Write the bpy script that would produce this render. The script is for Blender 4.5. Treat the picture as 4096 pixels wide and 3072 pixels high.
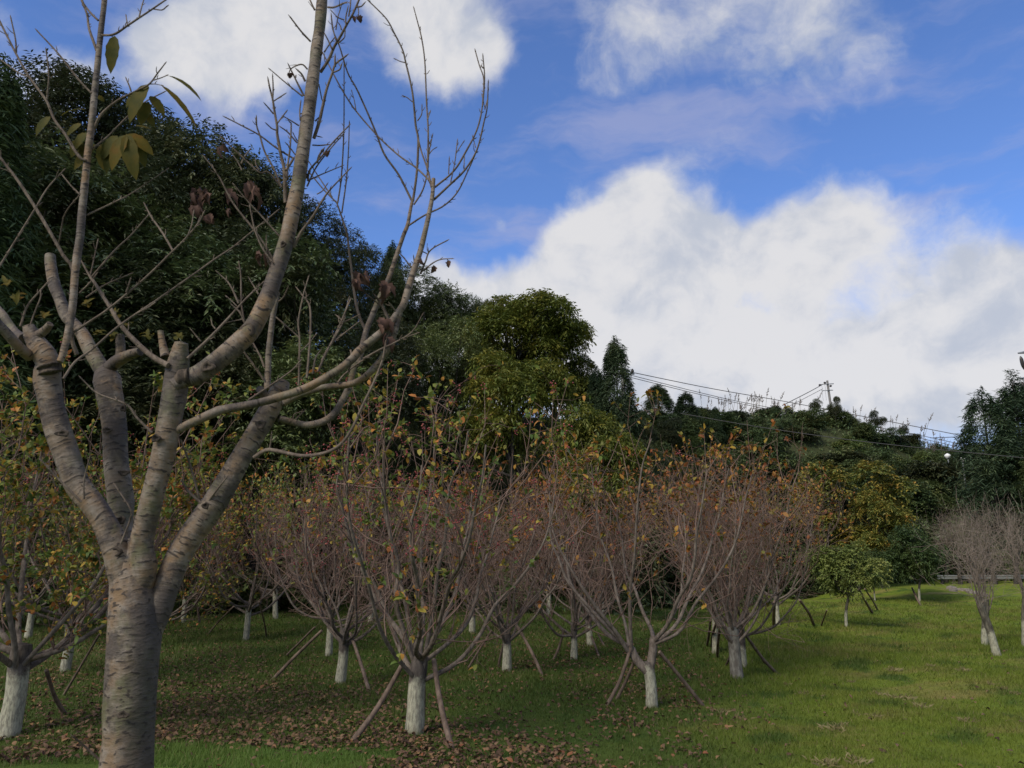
import bpy, math, random
import numpy as np
from mathutils import Vector, Matrix

for o in list(bpy.data.objects):
    bpy.data.objects.remove(o)
S = bpy.context.scene
C = S.collection
R = math.radians

# ------------------------------------------------------------------ camera
W0, H0, F0 = 4096.0, 3072.0, 3094.0            # the photograph's pixels and focal length in them
PITCH = R(12.4)
CAM = np.array([0.0, 0.0, 1.6])
cd = bpy.data.cameras.new('camera')
cam = bpy.data.objects.new('camera', cd); C.objects.link(cam)
cam.location = CAM; cam.rotation_euler = (R(90) + PITCH, 0, 0)
cd.sensor_fit = 'HORIZONTAL'; cd.sensor_width = 36.0; cd.lens = 36.0 * F0 / W0
cd.clip_start = 0.05; cd.clip_end = 6000
cd.dof.use_dof = True; cd.dof.focus_distance = 11.0; cd.dof.aperture_fstop = 10.0
S.camera = cam

def ray(px, py):
    u, v = px - W0 / 2, H0 / 2 - py
    c, s = math.cos(PITCH), math.sin(PITCH)
    d = np.array([u, F0 * c - v * s, F0 * s + v * c])
    return d / np.linalg.norm(d)
def at(px, py, Y):                              # point of the view ray at world depth Y
    d = ray(px, py)
    return CAM + d * (Y / d[1])
K = 4096.0 / 2212.0                             # the whole photograph was measured at 2212 px wide
def atd(x, y, Y): return at(x * K, y * K, Y)

# ------------------------------------------------------------------ exposure, world, sun
S.view_settings.view_transform = 'Standard'
S.view_settings.look = 'None'
S.view_settings.exposure = 0.0
S.view_settings.gamma = 1.0
S.view_settings.use_curve_mapping = False
S.render.engine = 'CYCLES'
S.cycles.use_denoising = True
S.cycles.max_bounces = 6; S.cycles.diffuse_bounces = 3; S.cycles.glossy_bounces = 2
S.cycles.transmission_bounces = 3; S.cycles.transparent_max_bounces = 4

SUN_EL, SUN_AZ = R(40), R(222)                  # azimuth from +Y (the view) clockwise: behind, over the left shoulder
world = bpy.data.worlds.new('World'); S.world = world
world.use_nodes = True
nt = world.node_tree; N = nt.nodes; L = nt.links
N.clear()

class G:
    """a little helper to write node maths"""
    def __init__(s, tree): s.t = tree; s.n = tree.nodes; s.l = tree.links
    def new(s, ty, **kw):
        n = s.n.new(ty)
        for k, v in kw.items(): setattr(n, k, v)
        return n
    def put(s, sock, v):
        if v is None: return
        if isinstance(v, bpy.types.NodeSocket): s.l.new(v, sock)
        else: sock.default_value = v
    def math(s, op, a, b=None, c=None, clamp=False):
        n = s.new('ShaderNodeMath', operation=op); n.use_clamp = clamp
        s.put(n.inputs[0], a); s.put(n.inputs[1], b); s.put(n.inputs[2], c)
        return n.outputs[0]
    def vmath(s, op, a, b=None, out=0):
        n = s.new('ShaderNodeVectorMath', operation=op)
        s.put(n.inputs[0], a); s.put(n.inputs[1], b)
        return n.outputs[out]
    def scale(s, a, f):
        n = s.new('ShaderNodeVectorMath', operation='SCALE')
        s.put(n.inputs[0], a); s.put(n.inputs['Scale'], f)
        return n.outputs[0]
    def noise(s, vec, scale, detail=4, rough=0.55, out='Fac', dist=0.0):
        n = s.new('ShaderNodeTexNoise')
        s.put(n.inputs['Vector'], vec); n.inputs['Scale'].default_value = scale
        n.inputs['Detail'].default_value = detail; n.inputs['Roughness'].default_value = rough
        n.inputs['Distortion'].default_value = dist
        return n.outputs[out]
    def rng(s, v, a, b, lo=0.0, hi=1.0, smooth=True):
        n = s.new('ShaderNodeMapRange'); n.interpolation_type = 'SMOOTHSTEP' if smooth else 'LINEAR'
        s.put(n.inputs[0], v); n.inputs[1].default_value = a; n.inputs[2].default_value = b
        n.inputs[3].default_value = lo; n.inputs[4].default_value = hi
        return n.outputs[0]
    def mix(s, f, a, b):
        n = s.new('ShaderNodeMix', data_type='RGBA')
        s.put(n.inputs[0], f)
        for k, v in ((6, a), (7, b)):
            if isinstance(v, tuple) and len(v) == 3: v = v + (1.0,)
            s.put(n.inputs[k], v)
        return n.outputs[2]
    def ramp(s, f, stops, interp='LINEAR'):
        n = s.new('ShaderNodeValToRGB'); e = n.color_ramp; e.interpolation = interp
        while len(e.elements) < len(stops): e.elements.new(0.5)
        for el, (p, col) in zip(e.elements, stops):
            el.position = p; el.color = tuple(col) + (1.0,)
        s.put(n.inputs[0], f)
        return n.outputs[0]

g = G(nt)
sky = g.new('ShaderNodeTexSky', sky_type='NISHITA')
sky.sun_disc = False; sky.sun_elevation = SUN_EL; sky.sun_rotation = SUN_AZ
sky.altitude = 300; sky.air_density = 1.0; sky.dust_density = 0.3; sky.ozone_density = 4.0
dirv = g.new('ShaderNodeTexCoord').outputs['Generated']
warp = g.noise(dirv, 3.0, 5, 0.6, out='Color')
warp = g.vmath('SUBTRACT', warp, (0.5, 0.5, 0.5))
wd = g.vmath('ADD', dirv, g.scale(warp, 0.13))
# where the clouds stand in the sky: (x, y, radius, weight) in the measured picture, turned into directions
BLOBS = [
    (1400, 560, 250, 1.25), (1255, 520, 110, .8), (1540, 540, 130, .8), (1390, 400, 80, .6), (1250, 380, 45, .45), (1330, 440, 60, .4),
    (1800, 500, 160, 1.15), (1690, 540, 110, .8), (1080, 490, 36, .55),
    (940, 620, 90, 1.0), (1120, 660, 130, 1.0), (1020, 720, 170, 1.0), (1300, 760, 250, .95), (1500, 830, 230, .75),
    (1790, 800, 190, 1.15), (2080, 710, 200, 1.12), (1980, 840, 180, 1.0), (2200, 610, 80, .55), (2200, 850, 120, .7), (1650, 850, 140, .7), (1700, 980, 280, .7), (1400, 900, 250, .6),
    (970, 70, 175, 1.1), (1080, 130, 80, .6), (880, -60, 120, .8), (500, 110, 160, 1.0), (600, 50, 130, .8), (350, 130, 100, .55), (160, 200, 90, .75),
    (330, 200, 120, .35), (1540, 30, 230, .32), (1420, 110, 130, .34), (1290, 190, 80, .44), (1210, 205, 45, .40), (1740, 10, 230, .30), (1900, 90, 200, .28), (1500, -260, 300, .5), (1250, 20, 120, .3), (500, -260, 350, .8), (2000, 560, 130, .40), (2140, 440, 150, .26), (1650, 660, 130, .40), (1760, 640, 90, .30),
    (900, 870, 260, .9), (450, 700, 320, .8), (-300, 300, 400, .7), (2760, 720, 330, .7), (2600, -100, 300, .5)]
acc = None
for (x, y, r, w) in BLOBS:
    c = ray(x * K, y * K)
    dist = g.vmath('DISTANCE', wd, tuple(c), out=1)
    m = g.rng(dist, r * 1.22 / 1671.0, 0.0, 0.0, w)
    acc = m if acc is None else g.math('ADD', acc, m)
# the same kind of broken cloud goes on all round, outside the part that is in view
far = g.vmath('DISTANCE', dirv, tuple(ray(W0 / 2, H0 * .38)), out=1)
rest = g.rng(far, 0.75, 1.1, 0.0, 1.0)
acc = g.math('ADD', acc, g.math('MULTIPLY', rest, g.rng(g.noise(dirv, 2.2, 3), 0.38, 0.62, 0.1, 0.95)))
fb = g.noise(wd, 9.0, 9, 0.62)
dens = g.math('ADD', acc, g.math('MULTIPLY', g.math('SUBTRACT', fb, 0.5), 1.35))
cover = g.rng(dens, 0.24, 0.90)
# cloud tone: thick parts white, thin and low parts blue grey
b1 = g.noise(wd, 6.5, 8, 0.58); b2 = g.noise(g.vmath('ADD', wd, (-0.02, 0.0, 0.035)), 6.5, 8, 0.58)
relief = g.math('MULTIPLY', g.math('SUBTRACT', b1, b2), 1.7)
body = g.math('ADD', g.noise(g.vmath('ADD', wd, (0.02, 0.0, 0.05)), 4.0, 6, 0.55), relief)
tone = g.rng(g.math('ADD', g.math('MULTIPLY', body, 1.2), g.math('MULTIPLY', dens, 0.12)), 0.36, 0.94)
cloud = g.mix(tone, (3.5, 3.75, 4.3), (5.1, 5.05, 5.1))
skyc = g.vmath('MULTIPLY', sky.outputs[0], (0.84, 0.97, 1.27))
# thin high veil: long faint streaks, here and there all round
mpv = g.new('ShaderNodeMapping'); mpv.inputs['Scale'].default_value = (1.6, 1.2, 5.0); mpv.inputs['Rotation'].default_value = (0.25, 0.2, 0.0)
L.new(wd, mpv.inputs[0]); mpv.inputs['Scale'].default_value = (1.5, 1.2, 6.5)
veil = g.math('MULTIPLY', g.rng(g.noise(mpv.outputs[0], 2.6, 7, 0.6), 0.46, 0.74), g.rng(g.noise(dirv, 1.7, 2), 0.40, 0.60, 0.1, 1.0))
sxw = g.new('ShaderNodeSeparateXYZ'); L.new(dirv, sxw.inputs[0])
skyc = g.mix(g.rng(sxw.outputs[2], 0.26, 0.04, 0.0, 0.7), skyc, (2.7, 3.25, 4.3))
skyc = g.mix(g.math('MULTIPLY', veil, 0.5), skyc, (2.9, 3.0, 4.3))
full = g.mix(g.math('MULTIPLY', cover, 0.96), skyc, cloud)
bg = g.new('ShaderNodeBackground'); L.new(full, bg.inputs['Color'])
bg.inputs['Strength'].default_value = 0.15
out = g.new('ShaderNodeOutputWorld'); L.new(bg.outputs[0], out.inputs['Surface'])

sd = bpy.data.lights.new('sun', 'SUN'); sd.energy = 3.5; sd.angle = R(22); sd.color = (1.0, 0.93, 0.80)
sun = bpy.data.objects.new('sun', sd); C.objects.link(sun)
sv = Vector((math.sin(SUN_AZ) * math.cos(SUN_EL), math.cos(SUN_AZ) * math.cos(SUN_EL), math.sin(SUN_EL)))
sun.rotation_euler = (-sv).to_track_quat('-Z', 'Y').to_euler()
sun.location = (0, -20, 30)

# ------------------------------------------------------------------ terrain
def sm(t):
    t = np.clip(t, 0, 1); return t * t * (3 - 2 * t)
def hgt(x, y):
    x = np.asarray(x, float); y = np.asarray(y, float)
    right = sm((x - 1.0) / 14.0)
    yb = 22.0 + 11.0 * right + 1.2 * np.sin(x * .31)
    wid = 10.0 + 3.0 * right
    Hh = 7.2 + 2.2 * right - 2.2 * sm((x - 17) / 12.0) + 1.5 * sm((-x - 8) / 10)
    z = Hh * sm((y - yb) / wid)
    near = 1 - sm((y - 40) / 30.0)
    z = z + near * (0.05 * np.sin(x * .9 + 1.3) * np.sin(y * .7) + 0.03 * np.sin(x * 2.1 + y * 1.3) + .05 * np.sin(y * .45 + x * .25))
    z = z + .5 * sm((x - 10) / 5) * sm((y - 23) / 6) * (1 - sm((y - 33) / 6))
    z = z - 0.05 * sm((10 - y) / 6)
    return z
def ground(px, py):                             # where a view ray first meets the terrain
    d = ray(px, py); t = 2.0
    for _ in range(6000):
        p = CAM + d * t
        if p[2] <= hgt(p[0], p[1]): break
        t += 0.02
    return p
def groundd(x, y): return ground(x * K, y * K)

# ------------------------------------------------------------------ mesh helpers
def nrm(a):
    return a / np.maximum(np.linalg.norm(a, axis=-1, keepdims=True), 1e-9)
class MB:
    def __init__(s): s.v = []; s.f3 = []; s.f4 = []; s.uv = []; s.n = 0
    def add(s, v, f3=None, f4=None, uv=None):
        v = np.asarray(v, float).reshape(-1, 3)
        if f3 is not None and len(f3): s.f3.append(np.asarray(f3, int).reshape(-1, 3) + s.n)
        if f4 is not None and len(f4): s.f4.append(np.asarray(f4, int).reshape(-1, 4) + s.n)
        s.v.append(v); s.uv.append(np.zeros((len(v), 2)) if uv is None else np.asarray(uv, float).reshape(-1, 2))
        s.n += len(v)
    def mesh(s, name, mat, smooth=True, uv=False):
        me = bpy.data.meshes.new(name)
        v = np.concatenate(s.v)
        f3 = np.concatenate(s.f3) if s.f3 else np.zeros((0, 3), int)
        f4 = np.concatenate(s.f4) if s.f4 else np.zeros((0, 4), int)
        loops = np.concatenate([f3.ravel(), f4.ravel()])
        tot = np.concatenate([np.full(len(f3), 3), np.full(len(f4), 4)])
        st = np.concatenate([[0], np.cumsum(tot)[:-1]]) if len(tot) else np.zeros(0)
        me.vertices.add(len(v)); me.vertices.foreach_set('co', v.astype(np.float32).ravel())
        me.loops.add(len(loops)); me.loops.foreach_set('vertex_index', loops.astype(np.int32))
        me.polygons.add(len(tot)); me.polygons.foreach_set('loop_start', st.astype(np.int32))
        me.polygons.foreach_set('loop_total', tot.astype(np.int32))
        me.polygons.foreach_set('use_smooth', np.full(len(tot), smooth))
        if uv:
            l = me.uv_layers.new(name='UVMap')
            l.data.foreach_set('uv', np.concatenate(s.uv)[loops].astype(np.float32).ravel())
        me.update(calc_edges=True); me.validate()
        if mat: me.materials.append(mat)
        return me
    def build(s, name, mat, parent=None, smooth=True, uv=False, kind=None):
        o = bpy.data.objects.new(name, s.mesh(name, mat, smooth, uv)); C.objects.link(o)
        if parent: o.parent = parent
        if kind: o['kind'] = kind
        return o
def obj(name, me, parent=None, mw=None, kind=None):
    o = bpy.data.objects.new(name, me); C.objects.link(o)
    if parent: o.parent = parent
    if mw is not None: o.matrix_basis = mw
    if kind: o['kind'] = kind
    return o
def thing(name, label, cat, loc=(0, 0, 0), rz=0.0, group=None, scale=1.0):
    o = bpy.data.objects.new(name, None); C.objects.link(o)
    o.empty_display_size = .1
    o.location = tuple(loc); o.rotation_euler = (0, 0, rz); o.scale = (scale,) * 3 if not isinstance(scale, tuple) else scale
    return tag(o, label, cat, group)
def tag(o, label, cat, group=None):
    o['label'] = label; o['category'] = cat
    if group: o['group'] = group
    return o
def dup(root, loc, rz, scale, label, group=None, tilt=(0, 0)):
    r = root.copy(); C.objects.link(r)
    r.location = tuple(loc); r.rotation_euler = (tilt[0], tilt[1], rz)
    r.scale = scale if isinstance(scale, tuple) else (scale,) * 3
    r['label'] = label
    if group: r['group'] = group
    for ch in list(root.children):
        c = ch.copy(); C.objects.link(c); c.parent = r
        for gch in list(ch.children):
            d = gch.copy(); C.objects.link(d); d.parent = c
    return r

def tubes(mb, P, Rr, s=3):
    """many tubes at once: P (n,k,3), Rr (n,k)"""
    P = np.asarray(P, float); Rr = np.asarray(Rr, float)
    n, k, _ = P.shape
    d = nrm(P[:, -1] - P[:, 0])
    ref = np.where(np.abs(d[:, 2:3]) > .8, np.array([[1., .2, 0]]), np.array([[0., .1, 1.]]))
    a = nrm(np.cross(d, ref)); b = np.cross(d, a)
    an = np.arange(s) * 2 * np.pi / s
    off = a[:, None, :] * np.cos(an)[None, :, None] + b[:, None, :] * np.sin(an)[None, :, None]
    v = P[:, :, None, :] + off[:, None] * Rr[:, :, None, None]
    i = np.arange(n)[:, None, None] * k * s + np.arange(k - 1)[None, :, None] * s
    j = np.arange(s)[None, None, :]; j2 = (j + 1) % s
    f = np.stack([i + j, i + j2, i + s + j2, i + s + j], -1)
    mb.add(v, f4=f)
def crom(P, n):
    """Catmull-Rom resample of a path (any columns) to n points, evenly by length"""
    P = np.asarray(P, float)
    if len(P) == 2: P = np.stack([P[0], P.mean(0), P[1]])
    E = np.concatenate([[2 * P[0] - P[1]], P, [2 * P[-1] - P[-2]]])
    o = []
    for i in range(len(P) - 1):
        p0, p1, p2, p3 = E[i:i + 4]
        t = np.linspace(0, 1, 12, endpoint=False)[:, None]
        o.append(.5 * (2 * p1 + (p2 - p0) * t + (2 * p0 - 5 * p1 + 4 * p2 - p3) * t ** 2 + (3 * p1 - p0 - 3 * p2 + p3) * t ** 3))
    o = np.concatenate(o + [P[-1:]])
    l = np.concatenate([[0], np.cumsum(np.linalg.norm(np.diff(o[:, :3], axis=0), axis=1))])
    q = np.linspace(0, l[-1], n)
    return np.stack([np.interp(q, l, o[:, c]) for c in range(o.shape[1])], 1)
def tube(mb, path, s=10, n=None, rough=0.0, rng=None, cap=True):
    """one careful tube: path rows are x, y, z, r; UV in metres round and along"""
    path = np.asarray(path, float)
    ln = np.linalg.norm(np.diff(path[:, :3], axis=0), axis=1).sum()
    if n is None: n = max(6, int(ln / max(.012, path[:, 3].mean() * .8)))
    q = crom(path, n); p = q[:, :3]; r = np.maximum(q[:, 3], .0003)
    T = nrm(np.gradient(p, axis=0))
    a = np.cross(T[0], [0.2, -1, .1]); a /= np.linalg.norm(a)
    A = []
    for t in T:
        a = a - t * np.dot(a, t); a /= np.linalg.norm(a); A.append(a.copy())
    A = np.array(A); B = np.cross(T, A)
    an = np.linspace(0, 2 * np.pi, s + 1)
    rr = np.repeat(r[:, None], s + 1, 1)
    if rough and rng is not None:
        z = np.zeros((n, s + 1))
        for _ in range(7):
            kx, ky = rng.integers(1, 4), rng.uniform(.15, .9)
            z += np.sin(an[None] * kx + np.arange(n)[:, None] * ky + rng.uniform(0, 6)) / 7
        rr = rr * (1 + rough * z)
    v = p[:, None] + (A[:, None] * np.cos(an)[None, :, None] + B[:, None] * np.sin(an)[None, :, None]) * rr[:, :, None]
    l = np.concatenate([[0], np.cumsum(np.linalg.norm(np.diff(p, axis=0), axis=1))])
    uv = np.stack([np.repeat((an / (2 * np.pi))[None], n, 0) * 2 * np.pi * r.mean(), np.repeat(l[:, None], s + 1, 1)], -1)
    i = np.arange(n - 1)[:, None] * (s + 1) + np.arange(s)[None]
    f = np.stack([i, i + 1, i + s + 2, i + s + 1], -1)
    mb.add(v, f4=f, uv=uv)
    if cap:
        for e in (0, -1):
            ring = v[e][:s]; c = ring.mean(0) + (T[e] * (.25 if e else -.25) * r[e])
            f3 = [(j, (j + 1) % s, s) for j in range(s)]
            mb.add(np.vstack([ring, c]), f3=f3)
def leafquads(mb, B, D, Nn, Ln, Wd, fold=.15, droop=0.0):
    """folded diamond leaves, two triangles each"""
    D = nrm(D); sd_ = nrm(np.cross(D, Nn)); up = np.cross(sd_, D)
    Ln = np.broadcast_to(np.asarray(Ln, float), (len(B),))[:, None]; Wd = np.broadcast_to(np.asarray(Wd, float), (len(B),))[:, None]
    m = B + D * Ln * .45
    v = np.stack([B, m + sd_ * Wd * .5 + up * fold * Wd, B + D * Ln - np.array([0, 0, 1.]) * droop * Ln, m - sd_ * Wd * .5 + up * fold * Wd], 1)
    i = np.arange(len(B))[:, None] * 4
    f = np.concatenate([i + [0, 1, 2], i + [0, 2, 3]], 0)
    mb.add(v, f3=f)
def leafstrips(mb, B, D, Nn, Ln, Wd, curl):
    """leaves of three cross strips, curled along their length: six points, four triangles"""
    D = nrm(D); sd_ = nrm(np.cross(D, Nn)); up = np.cross(sd_, D)
    Ln = np.asarray(Ln)[:, None]; Wd = np.asarray(Wd)[:, None]; cu = np.asarray(curl)[:, None]
    a = B + D * Ln * .32 + up * cu * Ln * .22; b = B + D * Ln * .68 + up * cu * Ln * .24
    v = np.stack([B, a + sd_ * Wd * .5 + up * Wd * .12, a - sd_ * Wd * .5 + up * Wd * .12, b + sd_ * Wd * .42, b - sd_ * Wd * .42, B + D * Ln], 1)
    i = np.arange(len(B))[:, None] * 6
    mb.add(v, f3=np.concatenate([i + [0, 1, 2], i + [3, 5, 4]], 0), f4=i + [1, 3, 4, 2])
def rdir(rng, n):
    return nrm(rng.normal(size=(n, 3)))
def box(mb, c, sz, M=None):
    x, y, z = [a / 2 for a in sz]
    v = np.array([(-x, -y, -z), (x, -y, -z), (x, y, -z), (-x, y, -z), (-x, -y, z), (x, -y, z), (x, y, z), (-x, y, z)])
    if M is not None: v = v @ np.array(M.to_3x3()).T
    mb.add(v + np.asarray(c), f4=[(0, 3, 2, 1), (4, 5, 6, 7), (0, 1, 5, 4), (1, 2, 6, 5), (2, 3, 7, 6), (3, 0, 4, 7)])

# ------------------------------------------------------------------ materials
def new_mat(name):
    m = bpy.data.materials.new(name); m.use_nodes = True
    t = m.node_tree; t.nodes.clear()
    g = G(t)
    o = g.new('ShaderNodeOutputMaterial')
    return m, g, o
def princ(g, o, col, rough=.8, spec=.25, bump=None, bstr=.3, bdist=.01):
    p = g.new('ShaderNodeBsdfPrincipled')
    if isinstance(col, tuple): col = col + (1.0,) if len(col) == 3 else col
    g.put(p.inputs['Base Color'], col); g.put(p.inputs['Roughness'], rough)
    p.inputs['Specular IOR Level'].default_value = spec
    if bump is not None:
        b = g.new('ShaderNodeBump'); b.inputs['Strength'].default_value = bstr; b.inputs['Distance'].default_value = bdist
        g.put(b.inputs['Height'], bump); g.l.new(b.outputs[0], p.inputs['Normal'])
    g.l.new(p.outputs[0], o.inputs['Surface'])
    return p
def leaf_mat(name, stops, src='island', trans=.3, rough=.55, patch=None, spec=.25, vary=False):
    m, g, o = new_mat(name)
    if src == 'island': f = g.new('ShaderNodeNewGeometry').outputs['Random Per Island']
    else: f = g.new('ShaderNodeObjectInfo').outputs['Random']
    if patch:                                   # neighbouring leaves alike: add a broad noise to the random value
        tc = g.new('ShaderNodeTexCoord').outputs['Object']
        oi = g.new('ShaderNodeObjectInfo').outputs['Random']
        pn = g.noise(g.vmath('ADD', tc, g.scale((17., 31., 11.), oi)), patch, 2)
        f = g.math('ADD', g.math('MULTIPLY', f, .45), g.rng(pn, .3, .7, 0, .55, False))
    col = g.ramp(f, stops)
    if vary:                                    # one tree is a little darker or browner than the next
        oi2 = g.new('ShaderNodeObjectInfo').outputs['Random']
        col = g.vmath('MULTIPLY', col, g.ramp(oi2, [(0, (.62, .66, .66)), (.3, (1.05, .98, .9)), (.6, (.8, .85, .85)), (.85, (1.25, 1.2, 1.05)), (1, (1.45, 1.35, 1.0))]))
    p = g.new('ShaderNodeBsdfPrincipled'); g.l.new(col, p.inputs['Base Color'])
    p.inputs['Roughness'].default_value = rough; p.inputs['Specular IOR Level'].default_value = spec
    tr = g.new('ShaderNodeBsdfTranslucent'); g.l.new(col, tr.inputs['Color'])
    mx = g.new('ShaderNodeMixShader'); mx.inputs[0].default_value = trans
    g.l.new(p.outputs[0], mx.inputs[1]); g.l.new(tr.outputs[0], mx.inputs[2])
    g.l.new(mx.outputs[0], o.inputs['Surface'])
    return m

def m_cherry(name='cherry_bark', k=1.0, stain=0.0):
    m, g, o = new_mat(name)
    uv = g.new('ShaderNodeTexCoord').outputs['UV']
    ob = g.new('ShaderNodeTexCoord').outputs['Object']
    mp = g.new('ShaderNodeMapping'); mp.inputs['Scale'].default_value = (30, 105, 1); g.l.new(uv, mp.inputs[0])
    wob = g.noise(ob, 14, 3, out='Color')
    lv = g.vmath('ADD', mp.outputs[0], g.scale(g.vmath('SUBTRACT', wob, (.5, .5, .5)), 2.2))
    len1 = g.noise(lv, 1.0, 2, .4)
    dark = g.rng(len1, .58, .66)
    mp2 = g.new('ShaderNodeMapping'); mp2.inputs['Scale'].default_value = (14, 170, 1); g.l.new(uv, mp2.inputs[0])
    lines = g.noise(g.vmath('ADD', mp2.outputs[0], g.scale(wob, 5.0)), 1.0, 4, .65)
    big = g.noise(ob, 5.5, 4, .6)
    mid = g.noise(ob, 28, 4, .6)
    base = g.mix(g.rng(big, .35, .68), (.165 * k, .132 * k, .10 * k), (.25 * k, .155 * k, .08 * k))
    base = g.mix(g.rng(mid, .35, .75), base, (.30 * k, .25 * k, .20 * k))
    base = g.mix(g.math('MULTIPLY', g.rng(lines, .50, .66, 0, .8), g.rng(g.noise(ob, 6, 5, .7), .46, .60)), base, (.085 * k, .064 * k, .05 * k))
    moss = g.noise(g.vmath('ADD', ob, (4.0, 2.0, 1.0)), 7, 5, .65)
    base = g.mix(g.rng(moss, .50, .66, 0, .75), base, (.082, .084, .036))
    base = g.mix(g.rng(g.noise(ob, 6.0, 6, .72), .48, .60, 0, .85), base, (.058, .046, .04))
    # a damp dark stain up one side of the lower trunk, with a torn edge
    sx = g.new('ShaderNodeSeparateXYZ'); g.l.new(ob, sx.inputs[0])
    sn = g.math('MULTIPLY', g.math('SUBTRACT', g.noise(ob, 11, 6, .7), .5), .16)
    st = g.math('MULTIPLY', g.rng(g.math('ADD', sx.outputs[0], sn), -.012, .03), g.rng(g.math('ADD', sx.outputs[2], g.math('MULTIPLY', sn, 3)), 1.62, 1.48))
    base = g.mix(g.math('MULTIPLY', st, stain), base, (.045, .036, .032))
    base = g.mix(g.math('MULTIPLY', dark, .92), base, (.032, .024, .019))
    h = g.math('ADD', g.math('MULTIPLY', lines, .5), g.math('ADD', g.math('MULTIPLY', len1, .9), g.math('MULTIPLY', mid, .5)))
    princ(g, o, base, .72, .3, h, .55, .006)
    return m
def m_bark(name, a, b, sc=30, white=None):
    m, g, o = new_mat(name)
    ob = g.new('ShaderNodeTexCoord').outputs['Object']
    mp = g.new('ShaderNodeMapping'); mp.inputs['Scale'].default_value = (1, 1, .35); g.l.new(ob, mp.inputs[0])
    n1 = g.noise(mp.outputs[0], sc, 5, .65); n2 = g.noise(ob, sc * .25, 3)
    col = g.mix(g.rng(g.math('ADD', g.math('MULTIPLY', n1, .6), g.math('MULTIPLY', n2, .4)), .38, .64), a, b)
    if white:                                   # lime wash up the trunk, flaking at its edge
        sx = g.new('ShaderNodeSeparateXYZ'); g.l.new(ob, sx.inputs[0])
        oi = g.new('ShaderNodeObjectInfo').outputs['Random']
        ob2 = g.vmath('ADD', ob, g.scale((13., 7., 19.), oi))
        edge = g.math('ADD', sx.outputs[2], g.math('MULTIPLY', g.math('SUBTRACT', g.noise(ob2, 14, 5, .65), .5), .3))
        edge = g.math('ADD', edge, g.math('MULTIPLY', g.math('SUBTRACT', oi, .5), .14))
        f = g.rng(edge, white + .05, white - .06)
        mp3 = g.new('ShaderNodeMapping'); mp3.inputs['Scale'].default_value = (1, 1, .3); g.l.new(ob2, mp3.inputs[0])
        flake = g.rng(g.noise(mp3.outputs[0], 55, 6, .7), .38, .60)
        f = g.math('MULTIPLY', f, g.math('ADD', g.math('MULTIPLY', flake, .55), .38))
        col = g.mix(f, col, g.mix(g.noise(ob2, 9, 5, .7), (.46, .44, .34), (.26, .255, .175)))
        mud = g.rng(g.math('ADD', sx.outputs[2], g.math('MULTIPLY', g.noise(ob2, 30, 4), .12)), .14, .03)
        col = g.mix(g.math('MULTIPLY', mud, .65), col, (.085, .075, .045))
    princ(g, o, col, .88, .15, n1, .6, .012)
    return m
MAT = {}
MAT['cherry'] = m_cherry('cherry_bark', .74)
MAT['cherry_foot'] = m_cherry('cherry_trunk_bark', .74, .7)
MAT['scar'] = m_bark('scar_bark', (.025, .02, .016), (.10, .078, .06), 70)
MAT['ring'] = m_bark('ring_bark', (.03, .024, .019), (.13, .10, .075), 60)
MAT['cherry_twig'] = m_bark('cherry_twig_bark', (.10, .076, .06), (.19, .15, .115), 60)
MAT['cut'] = m_bark('cut_wood', (.22, .17, .13), (.34, .27, .2), 50)
MAT['crab_trunk'] = m_bark('crabapple_trunk_bark', (.045, .036, .031), (.12, .10, .085), 34, .50)
MAT['crab_trunk_low'] = m_bark('crabapple_trunk_bark_low_wash', (.045, .036, .031), (.12, .10, .085), 34, .36)
MAT['crab_trunk_bare'] = m_bark('crabapple_trunk_bark_lichen', (.085, .075, .062), (.19, .18, .15), 30)
MAT['pollard_trunk'] = m_bark('pollard_trunk_bark', (.05, .045, .035), (.14, .125, .095), 30, .36)
MAT['crab_limb'] = m_bark('crabapple_limb_bark', (.085, .067, .054), (.19, .155, .127), 40)
MAT['crab_twig'] = m_bark('crabapple_twig_bark', (.125, .078, .06), (.215, .148, .118), 8)
MAT['grey_twig'] = m_bark('pollard_twig_bark', (.165, .13, .105), (.26, .21, .17), 6)
MAT['stake'] = m_bark('stake_wood', (.085, .06, .046), (.19, .138, .105), 18)
MAT['wood_trunk'] = m_bark('woodland_bark', (.03, .027, .022), (.075, .066, .055), 9)
GY = [(0, (.06, .10, .022)), (.35, (.12, .17, .034)), (.6, (.22, .22, .04)), (.8, (.40, .27, .045)), (.92, (.42, .16, .04)), (1, (.25, .085, .035))]
YO = [(0, (.08, .10, .022)), (.25, (.19, .17, .03)), (.55, (.34, .21, .03)), (.8, (.34, .12, .025)), (1, (.2, .075, .03))]
OR = [(0, (.16, .12, .03)), (.4, (.30, .13, .03)), (.75, (.27, .085, .03)), (1, (.15, .06, .03))]
MAT['leaf_gy'] = leaf_mat('crabapple_leaf_green', GY, 'object')
MAT['leaf_yo'] = leaf_mat('crabapple_leaf_yellow', YO, 'object')
MAT['leaf_or'] = leaf_mat('crabapple_leaf_orange', OR, 'object')
MAT['leaf_gy_i'] = leaf_mat('crabapple_leaf_green_mass', GY, 'island')
MAT['leaf_yo_i'] = leaf_mat('crabapple_leaf_yellow_mass', YO, 'island')
MAT['leaf_or_i'] = leaf_mat('crabapple_leaf_orange_mass', OR, 'island')
MAT['fruit'] = leaf_mat('crabapple_fruit_skin', [(0, (.16, .02, .022)), (.6, (.26, .035, .035)), (1, (.30, .08, .05))], 'island', 0.0, .35, spec=.5)
MAT['wood_a'] = leaf_mat('evergreen_leaf_dark', [(0, (0.0272, 0.0416, 0.0187)), (0.5, (0.0575, 0.0723, 0.0323)), (0.85, (0.094, 0.0976, 0.0442)), (1, (0.1359, 0.113, 0.0551))], 'island', .15, .48, 1.1, .3, vary=True)
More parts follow.
